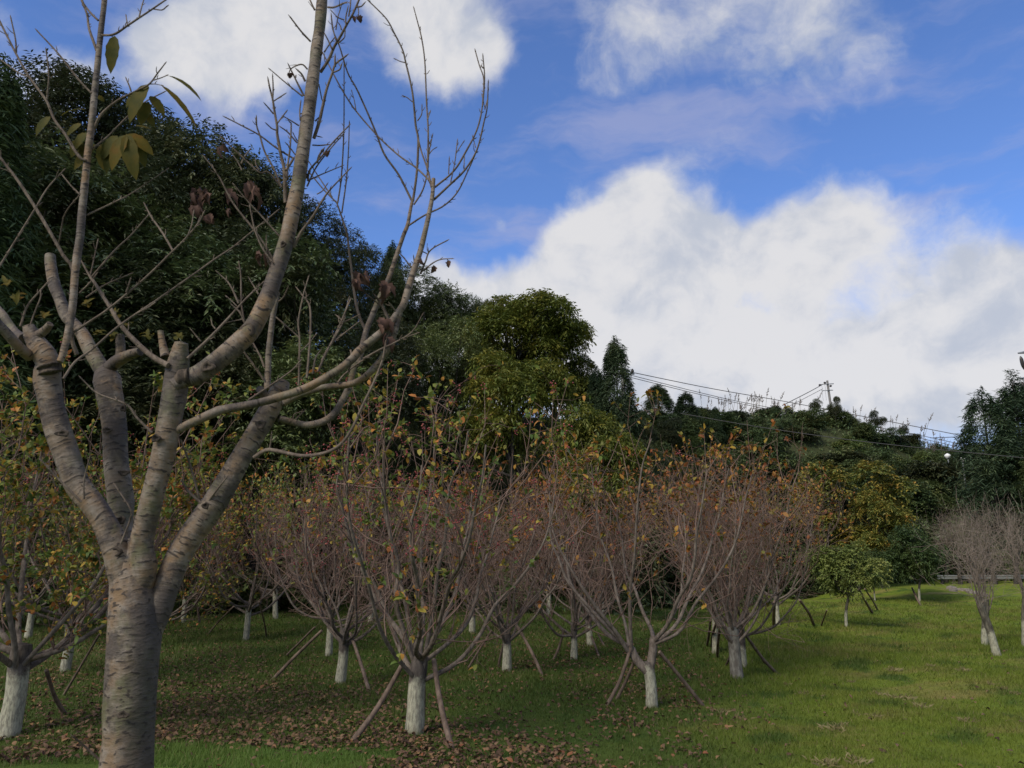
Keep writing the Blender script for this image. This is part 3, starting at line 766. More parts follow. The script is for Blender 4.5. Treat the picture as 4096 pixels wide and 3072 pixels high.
# ------------------------------------------------------------------ poles and wires
pb = atd(1795, 822, 52); z0 = float(hgt(pb[0], 52)) - .3; ph = pb[2] - z0
t = thing('utility_pole', 'concrete utility pole with two crossarms above the dark tree on the ridge', 'utility pole', (pb[0], 52, z0))
t.rotation_euler = (0, -R(3), 0)
m_ = MB(); tube(m_, [(0, 0, 0, .10), (0, 0, ph * .6, .085), (0, 0, ph, .07)], 10, 8); m_.build('shaft', MAT['concrete'], t)
for zz, xl, xr in ((.26, -.50, .38), (.70, -.52, .27)):
    m_ = MB(); box(m_, ((xl + xr) / 2, -.09, ph - zz), (xr - xl, .05, .05)); m_.build('crossarm', MAT['steel'], t)
for xx, zz in ((-.58, .30), (-.22, .16), (.15, .40)):
    m_ = MB(); tube(m_, [(xx - .09, -.1, ph - zz - .04, .02), (xx - .04, -.1, ph - zz - .015, .075), (xx + .02, -.1, ph - zz, .075), (xx + .08, -.1, ph - zz + .02, .02)], 8, 8); m_.build('insulator', MAT['black'], t)
for xx in (-.48, -.26):
    m_ = MB(); tubes(m_, np.array([[(xx, -.1, ph - .3), (xx + .04, -.1, ph - .5), (xx - .02, -.1, ph - .75), (xx - .02, -.1, ph - 1.4)]]), np.full((1, 4), .008), 4); m_.build('jumper_wire', MAT['wire'], t)
def wire(pts, r, lab, grp=None):
    P = crom(np.array([np.append(atd(x, y, d), r) for x, y, d in pts]), 26)
    m_ = MB(); tubes(m_, P[None, :, :3], np.full((1, 26), r), 4)
    o = m_.build('power_line', MAT['wire'])
    return tag(o, lab, 'power line', grp)
wire([(1340, 799, 40), (1530, 838, 44), (1700, 868, 48), (1950, 916, 46), (2130, 951, 42)], .022, 'topmost power line from the narrow cypress across to the big cypresses')
wire([(1345, 806, 40), (1520, 850, 44), (1640, 876, 47), (1960, 935, 46), (2130, 972, 42)], .018, 'middle power line running just under the topmost one')
wire([(1345, 811, 40), (1520, 854, 44), (1640, 880, 47), (1960, 941, 46), (2130, 980, 42)], .018, 'third power line, close below the middle one')
wire([(1470, 893, 31), (1650, 924, 31), (1900, 958, 31), (2240, 992, 31)], .016, 'lowest power line crossing in front of the wooded bank')
wire([(1778, 830, 51.8), (1745, 848, 50), (1690, 876, 47)], .024, 'upper short cable sloping down from the utility pole')
wire([(1777, 840, 51.8), (1735, 862, 50), (1700, 880, 48)], .016, 'lower short cable sloping down from the utility pole')
wire([(2010, 946, 46), (2060, 944, 44), (2130, 940, 42)], .02, 'short cable rising to the big cypresses behind the reeds')
# crossarm end that shows from behind the narrow cypress
t = thing('roadside_pole', 'wooden pole behind the narrow cypress with its wire arm showing', 'utility pole', (atd(1345, 800, 40.3)[0], 40.3, float(hgt(atd(1345, 800, 40.3)[0], 40.3)) - .2))
zt = atd(1345, 795, 40.3)[2] - t.location[2]
m_ = MB(); tube(m_, [(0, 0, 0, .14), (0, 0, zt, .1)], 8, 5); m_.build('shaft', MAT['concrete'], t)
m_ = MB(); box(m_, (.1, -.15, zt - .35), (1.0, .08, .09)); m_.build('crossarm', MAT['steel'], t)
m_ = MB(); tube(m_, [(.5, -.15, zt - .32, .05), (.5, -.15, zt - .2, .09), (.5, -.15, zt - .08, .03)], 8, 5); m_.build('insulator', MAT['black'], t)
# pylon at the edge: its arms reach into the picture
pp = atd(2275, 700, 60); zg = float(hgt(pp[0], 60))
t = thing('pylon', 'steel pylon whose two arm ends with hanging insulators reach into the picture', 'pylon', (pp[0], 60, zg))
zt = pp[2] - zg
for sx_ in (-1, 1):
    for sy_ in (-1, 1):
        m_ = MB(); tubes(m_, np.array([[(sx_ * 1.3, sy_ * 1.3, -.3), (sx_ * .4, sy_ * .4, zt)]]), np.array([[.09, .06]]), 4); m_.build('leg', MAT['steel'], t)
m_ = MB(); zz = np.linspace(0, zt, 12)
for a, b in zip(zz[:-1], zz[1:]):
    wa, wb = 1.3 - .9 * a / zt, 1.3 - .9 * b / zt
    for q in ((0, -1), (0, 1)):
        tubes(m_, np.array([[(-wa, q[1] * wa, a), (wb, q[1] * wb, b)], [(wa, q[1] * wa, a), (-wb, q[1] * wb, b)], [(q[1] * wa, -wa, a), (q[1] * wb, wb, b)]]), np.full((3, 2), .035), 3)
m_.build('lattice', MAT['steel'], t)
for (ex, ey, bx) in ((2199, 763, 2275), (2203, 818, 2275)):
    e = atd(ex, ey, 60); rel = e - np.array([pp[0], 60, zg])
    m_ = MB(); tubes(m_, np.array([[rel, (0, 0, rel[2] + .75)], [rel, (0, 0, rel[2] + .05)], [rel * [.5, 1, 1] + [0, 0, .02], (rel[0] * .25, 0, rel[2] + .55)]]), np.full((3, 2), .06), 4); m_.build('arm', MAT['steel'], t)
    m_ = MB(); tube(m_, [tuple(rel + [.15, 0, -.25]) + (.04,), tuple(rel + [.2, 0, -.5]) + (.13,), tuple(rel + [.25, 0, -1.0]) + (.13,), tuple(rel + [.3, 0, -1.35]) + (.04,)], 8, 10); m_.build('insulator', MAT['black'], t)
    m_ = MB(); tubes(m_, np.array([[rel + [.3, 0, -1.35], rel + [.8, 0, -1.5], rel + [2.0, 0, -1.5]]]), np.full((1, 3), .03), 3); m_.build('jumper_wire', MAT['wire'], t)
# two little white lamps and a pale railing high on the bank
for q, (px, py) in enumerate(((2047, 986), (2079, 994))):
    p = atd(px, py, 40); zg = min(float(hgt(p[0], 40)), p[2] - .8) - .2; h_ = p[2] - zg
    t = thing('lamp_post', ['small white lamp post in the leaves, first one left of the pale railing', 'round-capped white lamp post in the leaves above the pale railing'][q], 'lamp post', (p[0], 40, zg))
    m_ = MB(); tube(m_, [(0, 0, 0, .04), (0, 0, h_ - .1, .035)], 8, 5); m_.build('post', MAT['steel'], t)
    m_ = MB(); tube(m_, [(0, 0, h_ - .14, .05), (0, 0, h_ - .04, .13), (0, 0, h_ + .06, .15), (0, 0, h_ + .15, .05)], 10, 9); m_.build('lamp_head', MAT['white'], t)
a, b = atd(2100, 1012, 39), atd(2165, 1018, 39.6)
t = thing('railing', 'pale railing glimpsed among the leaves below the big cypresses', 'railing', tuple(a))
v = b - a
for zz in (0, -.55):
    m_ = MB(); tubes(m_, np.array([[(0, 0, zz), tuple(v + [0, 0, zz])]]), np.full((1, 2), .035), 4); m_.build('rail', MAT['rail'], t)
for k in range(12):
    m_ = MB(); q = v * (k / 11); tubes(m_, np.array([[q + [0, 0, -.7], q + [0, 0, .02]]]), np.full((1, 2), .022), 4); m_.build('baluster', MAT['rail'], t)

# ------------------------------------------------------------------ guard rail and stone edging
a = atd(2022, 1247, 31); b = atd(2330, 1249, 31.5)
zg = float(hgt(a[0], 31))
t = thing('guard_rail', 'pale weathered guard rail along the road behind the bare willows', 'guard rail', (a[0], 31, zg))
h_ = a[2] - zg; ln = b[0] - a[0]
prof = np.array([(-.02, -.085), (.02, -.05), (-.02, -.015), (-.02, .015), (.02, .05), (-.02, .085)])
xs = np.linspace(0, ln, 9)
v = np.array([[(x, -q[0] - .1 + .5 * x / ln, h_ + q[1]) for q in prof] for x in xs])
i = np.arange(8)[:, None] * 6 + np.arange(5)[None]
m_ = MB(); m_.add(v, f4=np.stack([i, i + 6, i + 7, i + 1], -1)); bo = m_.build('beam', MAT['rail'], t)
md = bo.modifiers.new('thick', 'SOLIDIFY'); md.thickness = .012
for k in range(6):
    m_ = MB(); x = .25 + k * (ln - .5) / 5; box(m_, (x, .02 + .5 * x / ln, (h_ + .1) / 2 - .1), (.1, .1, h_ + .2)); m_.build('post', MAT['wood_trunk'], t)
rng = np.random.default_rng(77)
sp = groundd(2090, 1278)
for k in range(16):
    u = k / 15
    p = groundd(2050 + 75 * u + rng.normal() * 4, 1272 + 14 * u + rng.normal() * 2)
    m_ = MB(); M = Matrix.Rotation(rng.uniform(0, 6), 4, 'Z') @ Matrix.Rotation(rng.normal() * .15, 4, 'X')
    sz = rng.uniform(.14, .28); box(m_, (0, 0, .03), (sz, sz * .75, .09), M)
    o = m_.build('stone', MAT['stone'], smooth=False); o.location = tuple(p)
    tag(o, 'pale broken stone in the line of edging stones on the far lawn', 'stone', 'line of edging stones on the far lawn')

# ------------------------------------------------------------------ crabapple trees
LEAFV = {}
def leaf_mesh(name, mat, ln, wd, bend, fold, nseg=4, serr=0.0, twist=0.0):
    m_ = MB(); t = np.linspace(0, 1, nseg + 1)
    w = wd * .5 * np.sin(np.pi * np.clip(t, 0, 1) ** .8) ** .75; w[0] = w[-1] = 0
    ang = bend * t
    x = np.concatenate([[0], np.cumsum(np.cos(ang[1:]) * ln / nseg)]); z = -np.concatenate([[0], np.cumsum(np.sin(ang[1:]) * ln / nseg)])
    row = []
    for k in range(nseg + 1):
        ww = w[k] * (1 + serr * (1 if k % 2 else -1)); tw = twist * t[k]
        row.append([(x[k], ww * math.cos(tw), z[k] + fold * ww + ww * math.sin(tw)), (x[k], 0, z[k]), (x[k], -ww * math.cos(tw), z[k] + fold * ww - ww * math.sin(tw))])
    f = []
    for k in range(nseg):
        f += [(k * 3, k * 3 + 1, k * 3 + 4, k * 3 + 3), (k * 3 + 1, k * 3 + 2, k * 3 + 5, k * 3 + 4)]
    m_.add(np.array(row), f4=f)
    return m_.mesh(name, mat, True)
for key in ('gy', 'yo', 'or'):
    LEAFV[key] = [leaf_mesh('leaf', MAT['leaf_' + key], .074, .038, .9, .3), leaf_mesh('leaf', MAT['leaf_' + key], .066, .034, 1.4, .5), leaf_mesh('leaf', MAT['leaf_' + key], .08, .042, .3, .2)]
def frame(d, n):
    d = d / np.linalg.norm(d); s = np.cross(n, d); s /= max(1e-6, np.linalg.norm(s)); u = np.cross(d, s)
    return Matrix(((d[0], s[0], u[0], 0), (d[1], s[1], u[1], 0), (d[2], s[2], u[2], 0), (0, 0, 0, 1)))

def crab(label, seed, H=3.1, spread=1.05, nlimb=8, nsh=11, ntw=6, e0=.55, th=.72, tr=.075, leaves=0, mass=0, key='gy', fruit=0, group='crabapple trees in the orchard', tip=.6, trunk_mat='crab_trunk', twig_mat='crab_twig', lean=(0, 0), lr=.021, cat='tree', name='crabapple_tree', tw_len=(.14, .42), ucurve=1.0, fork=None):
    rng = np.random.default_rng(seed)
    t = thing(name, label, cat, group=group)
    tm = MB()
    lx, ly = lean
    tp = np.array([lx, ly, th])
    tube(tm, [(0, 0, -.12, tr * 1.2), (0, 0, .03, tr * 1.05), (lx * .4 + rng.normal() * .01, ly * .4, th * .5, tr * .92), (lx, ly, th * .9, tr * .95), (lx * 1.05, ly * 1.05, th * 1.06, tr * .8)], 12, 16, .09, rng)
    tm.build('trunk', MAT[trunk_mat], t)
    if fork:                                    # a crooked trunk that divides into arms before the boughs start
        for q in fork:
            q = np.array(q); m_ = (tp + q) / 2 + np.array([(q[0] - tp[0]) * .25, 0, -.03])
            am = MB(); tube(am, [tuple(tp - [0, 0, .09]) + (tr * .8,), tuple(m_) + (tr * .72,), tuple(q) + (tr * .68,), tuple(q + (q - m_) * .25) + (tr * .4,)], 10, 12, .12, rng)
            am.build('arm', MAT['crab_limb'], t)
    shP, shR, twP, twR = [], [], [], []
    tips = []
    for k in range(nlimb):
        az = 2 * np.pi * (k + rng.uniform(-.3, .3)) / nlimb
        el = e0 + rng.uniform(-.15, .25) + (0.5 if k % 4 == 3 else 0)
        Lm = (H - th) * rng.uniform(.62, .82)
        npt = 9
        org = tp if not fork else np.array(fork[0 if np.cos(az) < -.1 else -1])
        p = org + np.array([np.cos(az) * tr * .45, np.sin(az) * tr * .45, rng.uniform(-.2, .05) if not fork else rng.uniform(-.07, .03)]); pts = [p]
        reach = spread / max(.3, 1.05)
        for q in range(npt - 1):
            e = el + (1.36 - el) * min(1, (q / (npt - 2)) ** .8 * ucurve)
            az += rng.normal() * .17; e += rng.normal() * .13
            st = Lm / (npt - 1)
            p = p + np.array([np.cos(az) * np.cos(e) * reach, np.sin(az) * np.cos(e) * reach, np.sin(e)]) * st * (1.25 if q < 3 else 1)
            pts.append(p)
        pts = np.array(pts)
        rad = np.linspace(lr * rng.uniform(.8, 1.15), lr * .3, npt)
        lm = MB(); tube(lm, np.column_stack([pts, rad]), 7, 26, .1, rng)
        lm.build('limb', MAT['crab_limb'], t)
        for s_ in range(nsh):
            u = rng.uniform(.06, 1) ** .95; fi = u * (npt - 1); i0 = min(int(fi), npt - 2)
            b = pts[i0] + (pts[i0 + 1] - pts[i0]) * (fi - i0)
            ld = nrm(pts[i0 + 1] - pts[i0])
            d = nrm(ld * .7 + np.array([0, 0, .55]) + rng.normal(size=3) * .56)
            top = H * rng.uniform(.82, 1.03)
            ll = min(rng.uniform(.45, 1.25), max(.2, (top - b[2]) / max(.25, d[2])))
            bow = rng.normal(size=3) * [.11, .11, .05] * ll; c1 = b + d * ll * .33 + bow * .8 + rng.normal(size=3) * .03; c2 = b + d * ll * .67 + bow + np.array([0, 0, .06 * ll]) + rng.normal(size=3) * .04; c3 = b + d * ll + bow * .4 + np.array([0, 0, .2 * ll]) + rng.normal(size=3) * .05
            shP.append([b, c1, c2, c3]); r0 = rng.uniform(.0045, .0078) * (lr / .022); shR.append([r0, r0 * .75, r0 * .55, r0 * .3])
            tips.append((c3, c3 - c2))
            for w_ in range(ntw):
                v = rng.uniform(.1, 1); j = min(int(v * 3), 2); seg = [b, c1, c2, c3]
                bb = seg[j] + (seg[j + 1] - seg[j]) * (v * 3 - j)
                dd = nrm(d * .5 + np.array([0, 0, .18]) + rng.normal(size=3) * .72)
                l2 = rng.uniform(*tw_len)
                m1 = bb + dd * l2 * .5 + rng.normal(size=3) * .02; m2 = bb + dd * l2 + rng.normal(size=3) * .025
                twP.append([bb, m1, m2]); twR.append([.0029, .0022, .0014])
                tips.append((m2, dd))
    tw = MB(); tubes(tw, shP, shR, 4); tubes(tw, twP, twR, 3)
    tw.build('twigs', MAT[twig_mat], t, kind='stuff')
    if leaves or mass:
        tp_ = sorted(range(len(tips)), key=lambda i: -(tips[i][0][2] + rng.normal() * tip * 1.4))
        B, D, Nn = [], [], []
        tot = leaves + mass; i = 0
        while len(B) < tot:
            c, dd = tips[tp_[i % len(tp_)]]; i += 1
            dd = dd / np.linalg.norm(dd)
            for _ in range(int(rng.integers(3, 7))):
                if len(B) >= tot: break
                o = rdir(rng, 1)[0]
                B.append(c - dd * rng.uniform(0, .12)); D.append(o * .9 + dd * .5 + np.array([0, 0, .15])); Nn.append(np.array([0, 0, 1.]) + rng.normal(size=3) * .35)
        B, D, Nn = map(np.array, (B, D, Nn))
        perm = rng.permutation(len(B))
        for q in perm[:leaves]:
            M = frame(D[q], Nn[q]); M.translation = Vector(B[q])
            obj('leaf', LEAFV[key][q % 3], t, M @ Matrix.Scale(float(rng.uniform(.75, 1.2)), 4))
        if mass:
            q = perm[leaves:]; lm = MB()
            leafstrips(lm, B[q], D[q], Nn[q], rng.uniform(.055, .085, len(q)), rng.uniform(.028, .044, len(q)), rng.uniform(.1, .9, len(q)))
            lm.build('leaves', MAT['leaf_%s_i' % key], t, kind='stuff')
    if fruit:
        fm = MB(); ico = np.array([(0, 0, 1), (.9, 0, .3), (.28, .85, .3), (-.72, .53, .3), (-.72, -.53, .3), (.28, -.85, .3), (.72, .53, -.4), (-.28, .85, -.4), (-.9, 0, -.4), (-.28, -.85, -.4), (.72, -.53, -.4), (0, 0, -1)])
        ft = [(0, 1, 2), (0, 2, 3), (0, 3, 4), (0, 4, 5), (0, 5, 1), (1, 6, 2), (2, 7, 3), (3, 8, 4), (4, 9, 5), (5, 10, 1), (6, 7, 2), (7, 8, 3), (8, 9, 4), (9, 10, 5), (10, 6, 1), (11, 7, 6), (11, 8, 7), (11, 9, 8), (11, 10, 9), (11, 6, 10)]
        nc = fruit // 4
        for _ in range(nc):
            c, dd = tips[int(rng.integers(0, len(tips)))]
            if c[2] < H * .48: continue
            for _ in range(int(rng.integers(2, 7))):
                fm.add(ico * rng.uniform(.0065, .0095) + c + rng.normal(size=3) * .022 - np.array([0, 0, .02]), f3=ft)
        fm.build('fruit', MAT['fruit'], t, kind='stuff')
    return t
def stand(t, x, y, rz=0, sc=1.0):
    p = groundd(x, y); t.location = (p[0], p[1], float(hgt(p[0], p[1]))); t.rotation_euler = (math.sin(x * 1.7) * .035, math.sin(x * 2.9 + 1) * .05, rz); t.scale = (sc,) * 3
    return t
tA = stand(crab('nearest crabapple with red fruit and green leaves, thick white-based trunk between two props', 101, 3.5, 1.2, 12, 10, 6, .7, .64, .085, 300, 1700, 'gy', 1900, tip=.65, lr=.025), 895, 1582)
tB = stand(crab('open crabapple with yellow leaves and a crooked forked trunk', 102, 3.2, 1.02, 10, 8, 5, .58, .44, .066, 290, 600, 'yo', 120, tip=.5, lean=(-.02, 0), lr=.023, fork=[(-.2, .02, .60), (.04, 0, .70)], trunk_mat='crab_trunk_low'), 1408, 1527)
tC = stand(crab('dark-trunked crabapple with a dense grey thicket of twigs behind the nearest one', 103, 3.0, 1.12, 12, 12, 7, .56, .66, .07, 200, 700, 'gy', 900, tip=.6, trunk_mat='crab_trunk_low'), 735, 1477)
tD = stand(crab('dense twiggy crabapple standing between the fruiting one and the open yellow one', 104, 2.85, 1.05, 13, 13, 7, .6, .55, .065, 150, 350, 'or', 160, tip=.7, trunk_mat='crab_trunk_low'), 1095, 1450)
tE = stand(crab('broom-shaped crabapple with straight upright shoots at the lawn edge', 105, 3.15, .95, 14, 12, 6, .92, .62, .085, 220, 420, 'or', 0, tip=.6, tw_len=(.2, .5), trunk_mat='crab_trunk_bare'), 1592, 1465)
tM = stand(crab('leafy green and yellow crabapple behind the cherry trunk, cut by the picture edge', 106, 3.55, 1.25, 9, 12, 7, .55, .72, .095, 300, 6800, 'gy', 900, tip=1.8, lr=.027), 18, 1592)
tF = stand(crab('slim crabapple half hidden behind the dense twiggy one, arched low boughs', 107, 2.75, 1.05, 10, 11, 6, .45, .5, .055, 150, 350, 'or', 60, tip=.6, trunk_mat='crab_trunk_low'), 1240, 1425)
# further trees: four made, the others copied from them
v1 = crab('', 111, 3.05, 1.12, 11, 11, 6, .5, .62, .06, 0, 1500, 'gy', 500, tip=.5)
v2 = crab('', 112, 2.9, 1.1, 11, 11, 6, .6, .6, .06, 0, 700, 'or', 100, tip=.6, trunk_mat='crab_trunk_low')
v3 = crab('', 113, 3.4, 1.25, 11, 12, 7, .55, .66, .065, 0, 4800, 'gy', 500, tip=1.6)
v4 = crab('', 114, 3.1, 1.12, 11, 11, 6, .6, .6, .06, 0, 1600, 'yo', 80, tip=.6)
vs = [v1, v2, v3, v4]; fu = [False] * 4
def more(j, x, y, rz, sc, label):
    p = groundd(x, y); loc = (p[0], p[1], float(hgt(p[0], p[1])))
    if not fu[j]:
        fu[j] = True; v = vs[j]; v.location = loc; v.rotation_euler = (0, 0, rz); v.scale = (sc,) * 3; v['label'] = label; return v
    return dup(vs[j], loc, rz, (sc, sc * (1 + .12 * math.sin(x)), sc * (1 + .1 * math.sin(x * .7))), label, tilt=(math.sin(x * 1.3) * .06, math.sin(x * 2.1) * .07))
ORCH = [
    (1, 1606, 1443, 1, .95, 'white-trunked crabapple standing right behind the broom-shaped one'),
    (1, 1275, 1397, 2, 1.0, 'crabapple with crossing props behind the slim arched one'),
    (0, 710, 1417, 3, 1.0, 'crabapple whose white trunk shows just behind the dark-trunked one'),
    (0, 531, 1385, 4, 1.0, 'lone white-footed crabapple seen between the cherry trunk and the dark-trunked crabapple'),
    (3, 396, 1345, 5, 1.05, 'crabapple with a white trunk just right of the cherry trunk'),
    (0, 595, 1336, 6, 1.1, 'distant crabapple whose white trunk stands above the dark props'),
    (1, 1020, 1366, 1.5, 1.0, 'distant crabapple seen between the fruiting tree and the dense twiggy one'),
    (3, 1185, 1332, 2.5, 1.15, 'distant crabapple at the back of the orchard behind the slim one'),
    (3, 1412, 1308, 3.5, 1.1, 'distant crabapple at the back behind the open yellow one'),
    (3, 1545, 1412, 4.5, .95, 'crabapple with a cluster of dark props left of the broom-shaped one'),
    (3, 1680, 1352, 5.5, 1.05, 'orange-leaved crabapple with a broad white base right of the broom-shaped one'),
    (2, 140, 1452, .5, 1.05, 'leafy crabapple behind the left-edge one'),
    (2, 330, 1400, 1.2, 1.0, 'leafy crabapple directly behind the cherry trunk'),
    (2, 60, 1380, 2.2, 1.1, 'leafy crabapple at the back of the left corner'),
    (2, 235, 1345, 3.1, 1.1, 'leafy crabapple far behind the cherry fork'),
    (0, 480, 1320, 4.1, 1.1, 'twiggy crabapple at the far back, left of the distant white trunks'),
    (0, 690, 1330, 5.1, 1.1, 'twiggy crabapple at the far back behind the dark-trunked one'),
    (1, 800, 1345, .9, 1.1, 'twiggy crabapple at the far back behind the nearest fruiting one'),
    (0, 905, 1318, 1.9, 1.2, 'twiggy crabapple in the last row, in the gap right of the nearest trunk'),
    (1, 1090, 1312, 2.9, 1.15, 'twiggy crabapple in the last row behind the dense twiggy one'),
    (1, 1300, 1330, 3.9, 1.05, 'twiggy crabapple in the last row beside the open yellow one')]
placed = []
for j, x, y, rz, sc, lab in ORCH:
    placed.append((more(j, x, y, rz, sc, lab), x, y, lab))

# willows cut back hard, right side
w1 = crab('bare pollard willow with two dark trunks on the lawn, white foot', 121, 1.95, .45, 7, 5, 6, .9, .82, .06, group='bare pollard willows', trunk_mat='pollard_trunk', twig_mat='grey_twig', lr=.012, name='pollard_willow', tw_len=(.2, .5), lean=(-.12, 0))
stand(w1, 2153, 1416)
def wil(x, y, rz, sc, lab):
    p = groundd(x, y); return dup(w1, (p[0], p[1], float(hgt(p[0], p[1]))), rz, sc, lab, 'bare pollard willows')
wil(2128, 1396, 2, .95, 'bare pollard willow half hidden behind the white-footed one')
wil(2218, 1398, 3.4, 1.15, 'bare pollard willow cut by the picture edge')
for a_ in [(2075, 1262, 1, 1.35, 'bare willow behind the guard rail, next to the dark round tree'), (2110, 1262, 4, 1.45, 'bare willow behind the guard rail, above the edging stones'), (2150, 1262, 5, 1.45, 'bare willow behind the guard rail, beyond the white-footed willow'),
           (2195, 1262, 2.6, 1.45, 'bare willow behind the guard rail near the picture edge'), (2045, 1258, 3, 1.25, 'low bare willow at the start of the guard rail')]:
    o_ = wil(*a_)
    for ch in o_.children:
        if ch.name.startswith('trunk'): ch.material_slots[0].link = 'OBJECT'; ch.material_slots[0].material = MAT['wood_trunk']

# ------------------------------------------------------------------ props
def stake(top, base, dep, lab, r=.022, col=None):
    b = groundd(*base); tpp = atd(top[0], top[1], dep)
    a = np.array([b[0], b[1], float(hgt(b[0], b[1])) - .06])
    rng = np.random.default_rng(int(top[0] * 3 + top[1]))
    r *= .82; mid = (a + tpp) / 2 + rng.normal(size=3) * .02
    m_ = MB(); tube(m_, [tuple(a - a) + (r * 1.1,), tuple(mid - a) + (r,), tuple(tpp - a) + (r * .9,)], 9, 14, .1, rng)
    o = m_.build('tree_prop', MAT['stake']); o.location = tuple(a)
    return tag(o, lab, 'prop', 'wooden props holding up the trees')
yA, yB, yC, yD, yE, yF = [q.location.y for q in (tA, tB, tC, tD, tE, tF)]
stake((871, 1432), (748, 1604), yA - .02, 'long pale prop of the nearest crabapple slanting down left', .03)
stake((937, 1424), (980, 1618), yA - .08, 'brown prop of the nearest crabapple slanting down right to the leaves', .03)
stake((915, 1440), (912, 1570), yA + .1, 'dark prop standing tight behind the nearest white trunk', .026)
stake((1365, 1392), (1304, 1524), yB - .02, 'front prop on the left of the open yellow crabapple', .024)
stake((1374, 1418), (1326, 1510), yB + .1, 'dark prop behind the front left one of the open yellow crabapple', .022)
stake((1424, 1408), (1528, 1526), yB - .04, 'brown prop slanting right from the open yellow crabapple', .026)
stake((695, 1362), (580, 1468), yC - .02, 'dark thick prop slanting left from the dark-trunked crabapple', .027)
stake((757, 1368), (802, 1496), yC - .05, 'red-brown prop right of the dark-trunked crabapple', .027)
stake((680, 1355), (612, 1415), yC + 1.2, 'thin pale prop behind the dark thick slanting one', .02)
stake((1117, 1352), (1176, 1460), yD - .04, 'brown prop slanting right from the dense twiggy crabapple', .026)
stake((1062, 1362), (1004, 1447), yD, 'thin dark prop slanting left from the dense twiggy crabapple', .018)
stake((1088, 1390), (1076, 1440), yD + .3, 'short dark prop behind the dense twiggy crabapple', .024)
stake((1611, 1372), (1688, 1456), yE - .04, 'prop slanting right from the broom-shaped crabapple', .026)
stake((1622, 1385), (1655, 1430), yE + .5, 'short dark prop behind the slanting one of the broom-shaped crabapple', .018)
stake((1583, 1392), (1563, 1438), yE + .4, 'pale thin prop left of the broom-shaped crabapple', .02)
stake((1218, 1360), (1191, 1426), yF - .03, 'red-brown prop left of the slim arched crabapple', .023)
stake((1278, 1375), (1300, 1428), yF + .9, 'pale prop right of the slim arched crabapple', .022)
stake((1292, 1370), (1314, 1400), yF + 2.0, 'yellowish prop crossing behind the slim crabapple', .022)
stake((1535, 1340), (1526, 1392), 12.8, 'upright brown prop left of the broom-shaped crabapple', .026)
stake((1549, 1340), (1537, 1395), 12.9, 'second upright brown prop left of the broom-shaped crabapple', .026)
stake((1556, 1352), (1549, 1418), 11.6, 'dark upright prop nearest the broom-shaped crabapple', .026)
stake((1673, 1300), (1672, 1360), 16.2, 'upright squared prop before the broad white base', .045)
stake((1727, 1296), (1760, 1350), 16.8, 'dark prop leaning alone beside the round light green tree', .035)
stake((1786, 1318), (1772, 1350), 17, 'thin brown prop left of the round light green trunk', .02)
stake((1855, 1272), (1885, 1322), 21, 'thick prop right of the round light green tree', .038)
stake((1868, 1272), (1897, 1316), 21.8, 'pale prop next to the thick one right of the round light green tree', .028)
stake((1970, 1270), (1993, 1312), 26, 'pale prop before the dark round tree', .035)
stake((1993, 1273), (2020, 1294), 28, 'thin prop on the road side of the dark round tree', .03)
stake((560, 1300), (578, 1378), 14.5, 'red prop beside the lone white-footed crabapple', .02)
stake((505, 1310), (447, 1368), 14.6, 'thin dark prop left of the lone white-footed crabapple', .018)
stake((425, 1280), (433, 1348), 18, 'pale prop beside the crabapple right of the cherry trunk', .03)
stake((100, 1448), (150, 1540), 7.6, 'dark prop right of the left-edge crabapple', .024)
stake((215, 1370), (133, 1500), 8.6, 'long thin brown prop slanting between the left-edge crabapple and the cherry trunk', .016)
stake((1190, 1305), (1192, 1335), 19.5, 'distant pale prop at the back of the orchard', .03)

# ------------------------------------------------------------------ the cherry tree in front
rng = np.random.default_rng(3)
base = ground(520, 4200)
DY = 2.2
hero = thing('cherry_tree', 'big pale-barked cherry tree in front with sawn limbs and bare shoots', 'tree', (at(510, 3072, DY)[0], DY, float(hgt(-1.0, DY))))
ho = np.array(hero.location)
def Zc(ox, oy, s): return lambda pts: [((ox + p[0] * s), (oy + p[1] * s)) + ((p[2] * s,) if len(p) > 2 else ()) for p in pts]
s8 = 800 / 2212
ZA, ZB, ZC, ZD, ZE, ZF, ZG, ZH = Zc(0, 0, s8), Zc(0, 600, s8), Zc(0, 1100, s8), Zc(700, 0, s8), Zc(700, 500, s8), Zc(600, 1000, s8), Zc(1200, 900, s8), Zc(900, 1400, s8)
ZI = Zc(0, 1400, 900 / 1659); R4 = Zc(0, 1950, 1400 / 2070); R2 = Zc(1000, 0, 1400 / 2111)
def path3(pts, d0, d1, r0=None, r1=None):
    """photo path -> rows of x, y, z, radius in the tree's own space; depth runs from d0 to d1"""
    o = []; n = len(pts)
    for k, p in enumerate(pts):
        u = k / (n - 1); d = DY + d0 + (d1 - d0) * u
        q = at(p[0], p[1], d) - ho
        rr = (p[2] if len(p) > 2 else r0 + (r1 - r0) * u) * d / (F0 * 1.11)
        o.append((q[0], q[1], q[2], rr))
    return o
def limb(name, pts, d0, d1, r0=None, r1=None, s=18, mat='cherry', rough=.11, extra=None):
    m_ = MB(); P = path3(pts, d0, d1, r0, r1)
    if extra: P = extra + P
    tube(m_, P, s, None, rough, rng)
    return m_.build(name, MAT[mat], hero, uv=True), P
gb = np.array([0, 0, -.15])
limb('trunk', R4([(752, 1659, 152), (768, 1300, 150), (785, 1000, 155), (795, 850, 160), (785, 650, 142), (772, 500, 122), (768, 380, 98), (766, 310, 55)]), 0, .02, s=26, rough=.06, mat='cherry_foot',
     extra=[(.0, 0, -.12, .15), (.0, 0, .05, .125), (-.005, 0, .5, .112)])
